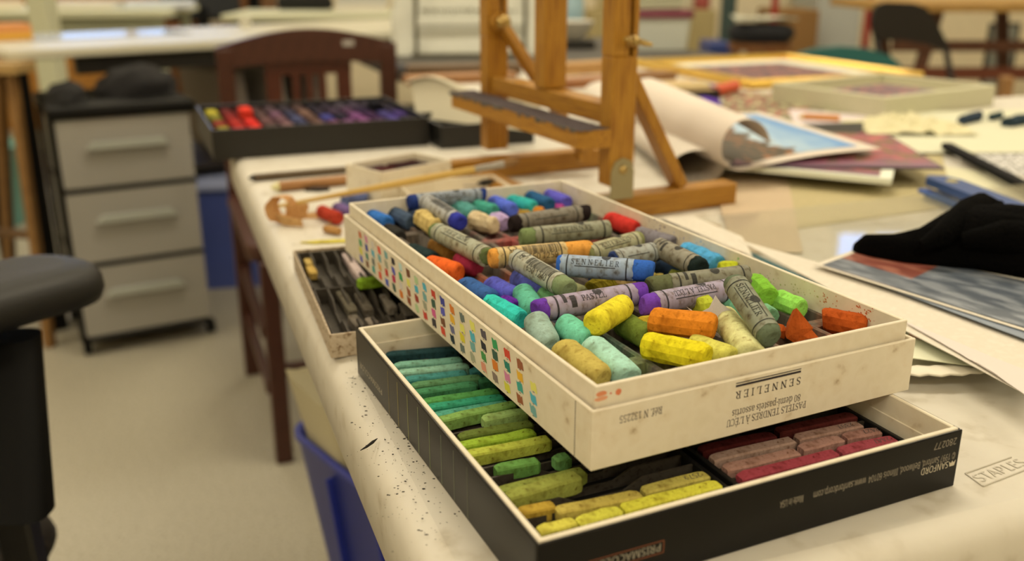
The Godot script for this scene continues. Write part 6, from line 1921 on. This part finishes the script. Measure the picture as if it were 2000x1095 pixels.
	obj("backrest", prism(ns(), tb, -0.02, 0.02, Basis(Vector3.RIGHT, Vector3(0, 0, -1), Vector3.UP)), mat(C("1f5a52"), 0.7), t)
	obj("seat", bx(ns(), Vector3(0, 0.44, -0.24), Vector3(0.4, 0.06, 0.4), 0.02), mat(C("1f5a52"), 0.7), t)
	for s in [-1, 1]:
		obj("leg", tube(ns(), [Vector3(s * 0.17, 0.56, -0.03), Vector3(s * 0.17, 0.3, -0.03), Vector3(s * 0.18, 0.011, 0.03)], 0.011, 10), M.black_metal, t)
		obj("leg", tube(ns(), [Vector3(s * 0.17, 0.42, -0.4), Vector3(s * 0.18, 0.011, -0.46)], 0.011, 10), M.black_metal, t)
	# trestle table at the right rear
	fw = 3.9
	var w0 := dep(1790, 14, fw)
	t = thing("trestle_table", "tan topped trestle table with dark brown wooden legs at the right rear", "table", Vector3(w0.x, 0, w0.z))
	var ty := w0.y
	obj("tabletop", bx(ns(), Vector3(0.6, ty, -0.3), Vector3(1.5, 0.035, 0.7), 0.003), mat(C("b88a48"), 0.5, {"tex": TX.wood, "tri": Vector3(2, 12, 12)}), t)
	var dk := mat(C("5a3018"), 0.55, {"tex": TX.wood, "tri": Vector3(12, 2, 12)})
	var hp := ty - 0.02
	for x in [0.06, 0.62, 1.2]:
		obj("leg", rod(ns(), Vector3(x + 0.08, hp, -0.12), Vector3(x - 0.1, 0.0, -0.02), 0.05, 0.03, 0.003, Vector3.BACK), dk, t)
		obj("leg", rod(ns(), Vector3(x - 0.02, hp, -0.5), Vector3(x + 0.16, 0.0, -0.58), 0.05, 0.03, 0.003, Vector3.BACK), dk, t)
	obj("stretcher", bx(ns(), Vector3(0.65, dep(1900, 95, fw).y, -0.08), Vector3(1.4, 0.045, 0.025), 0.003), dk, t)
	obj("stretcher", bx(ns(), Vector3(0.6, dep(1900, 152, fw).y, -0.08), Vector3(1.5, 0.05, 0.025), 0.003), mat(C("6a3018"), 0.55), t)
	var wq := dep(1963, 45, 4.8)
	t = thing("framed_board", "pale board in a thin dark surround standing under the trestle table", "board", Vector3(wq.x, 0.0005, wq.z))
	obj("board", bx(ns(), Vector3(0, wq.y / 2, 0), Vector3(0.13, wq.y - 0.02, 0.015), 0.002), mat(C("a09a88"), 0.7), t)
	for s in [-1, 1]:
		obj("edge_strip", bx(ns(), Vector3(s * 0.07, wq.y / 2, 0), Vector3(0.014, wq.y, 0.022), 0.002), mat(Color(0.1, 0.09, 0.085), 0.5), t)
	obj("edge_strip", bx(ns(), Vector3(0, wq.y - 0.005, 0), Vector3(0.126, 0.012, 0.022), 0.002), mat(Color(0.1, 0.09, 0.085), 0.5), t)
	stand_block("wooden_prop", "pale brown wooden prop standing right of the tables", "prop", 1962, 150, 1985, 240, 2.9, 0.04, mat(C("9a6a3a"), 0.5))

func _ready() -> void:
	make_camera()
	make_materials()
	make_light()
	make_room()
	make_tables()
	make_white_box()
	make_black_box()
	make_easel()
	make_pictures()
	make_far_table_things()
	make_office_chair()
	make_bin()
	make_wood_chair()
	make_cart()
	make_drawing_table()
	make_background()
	make_grey_tray()
	make_left_things()
	make_right_things()
	make_bars()
	make_sticks()
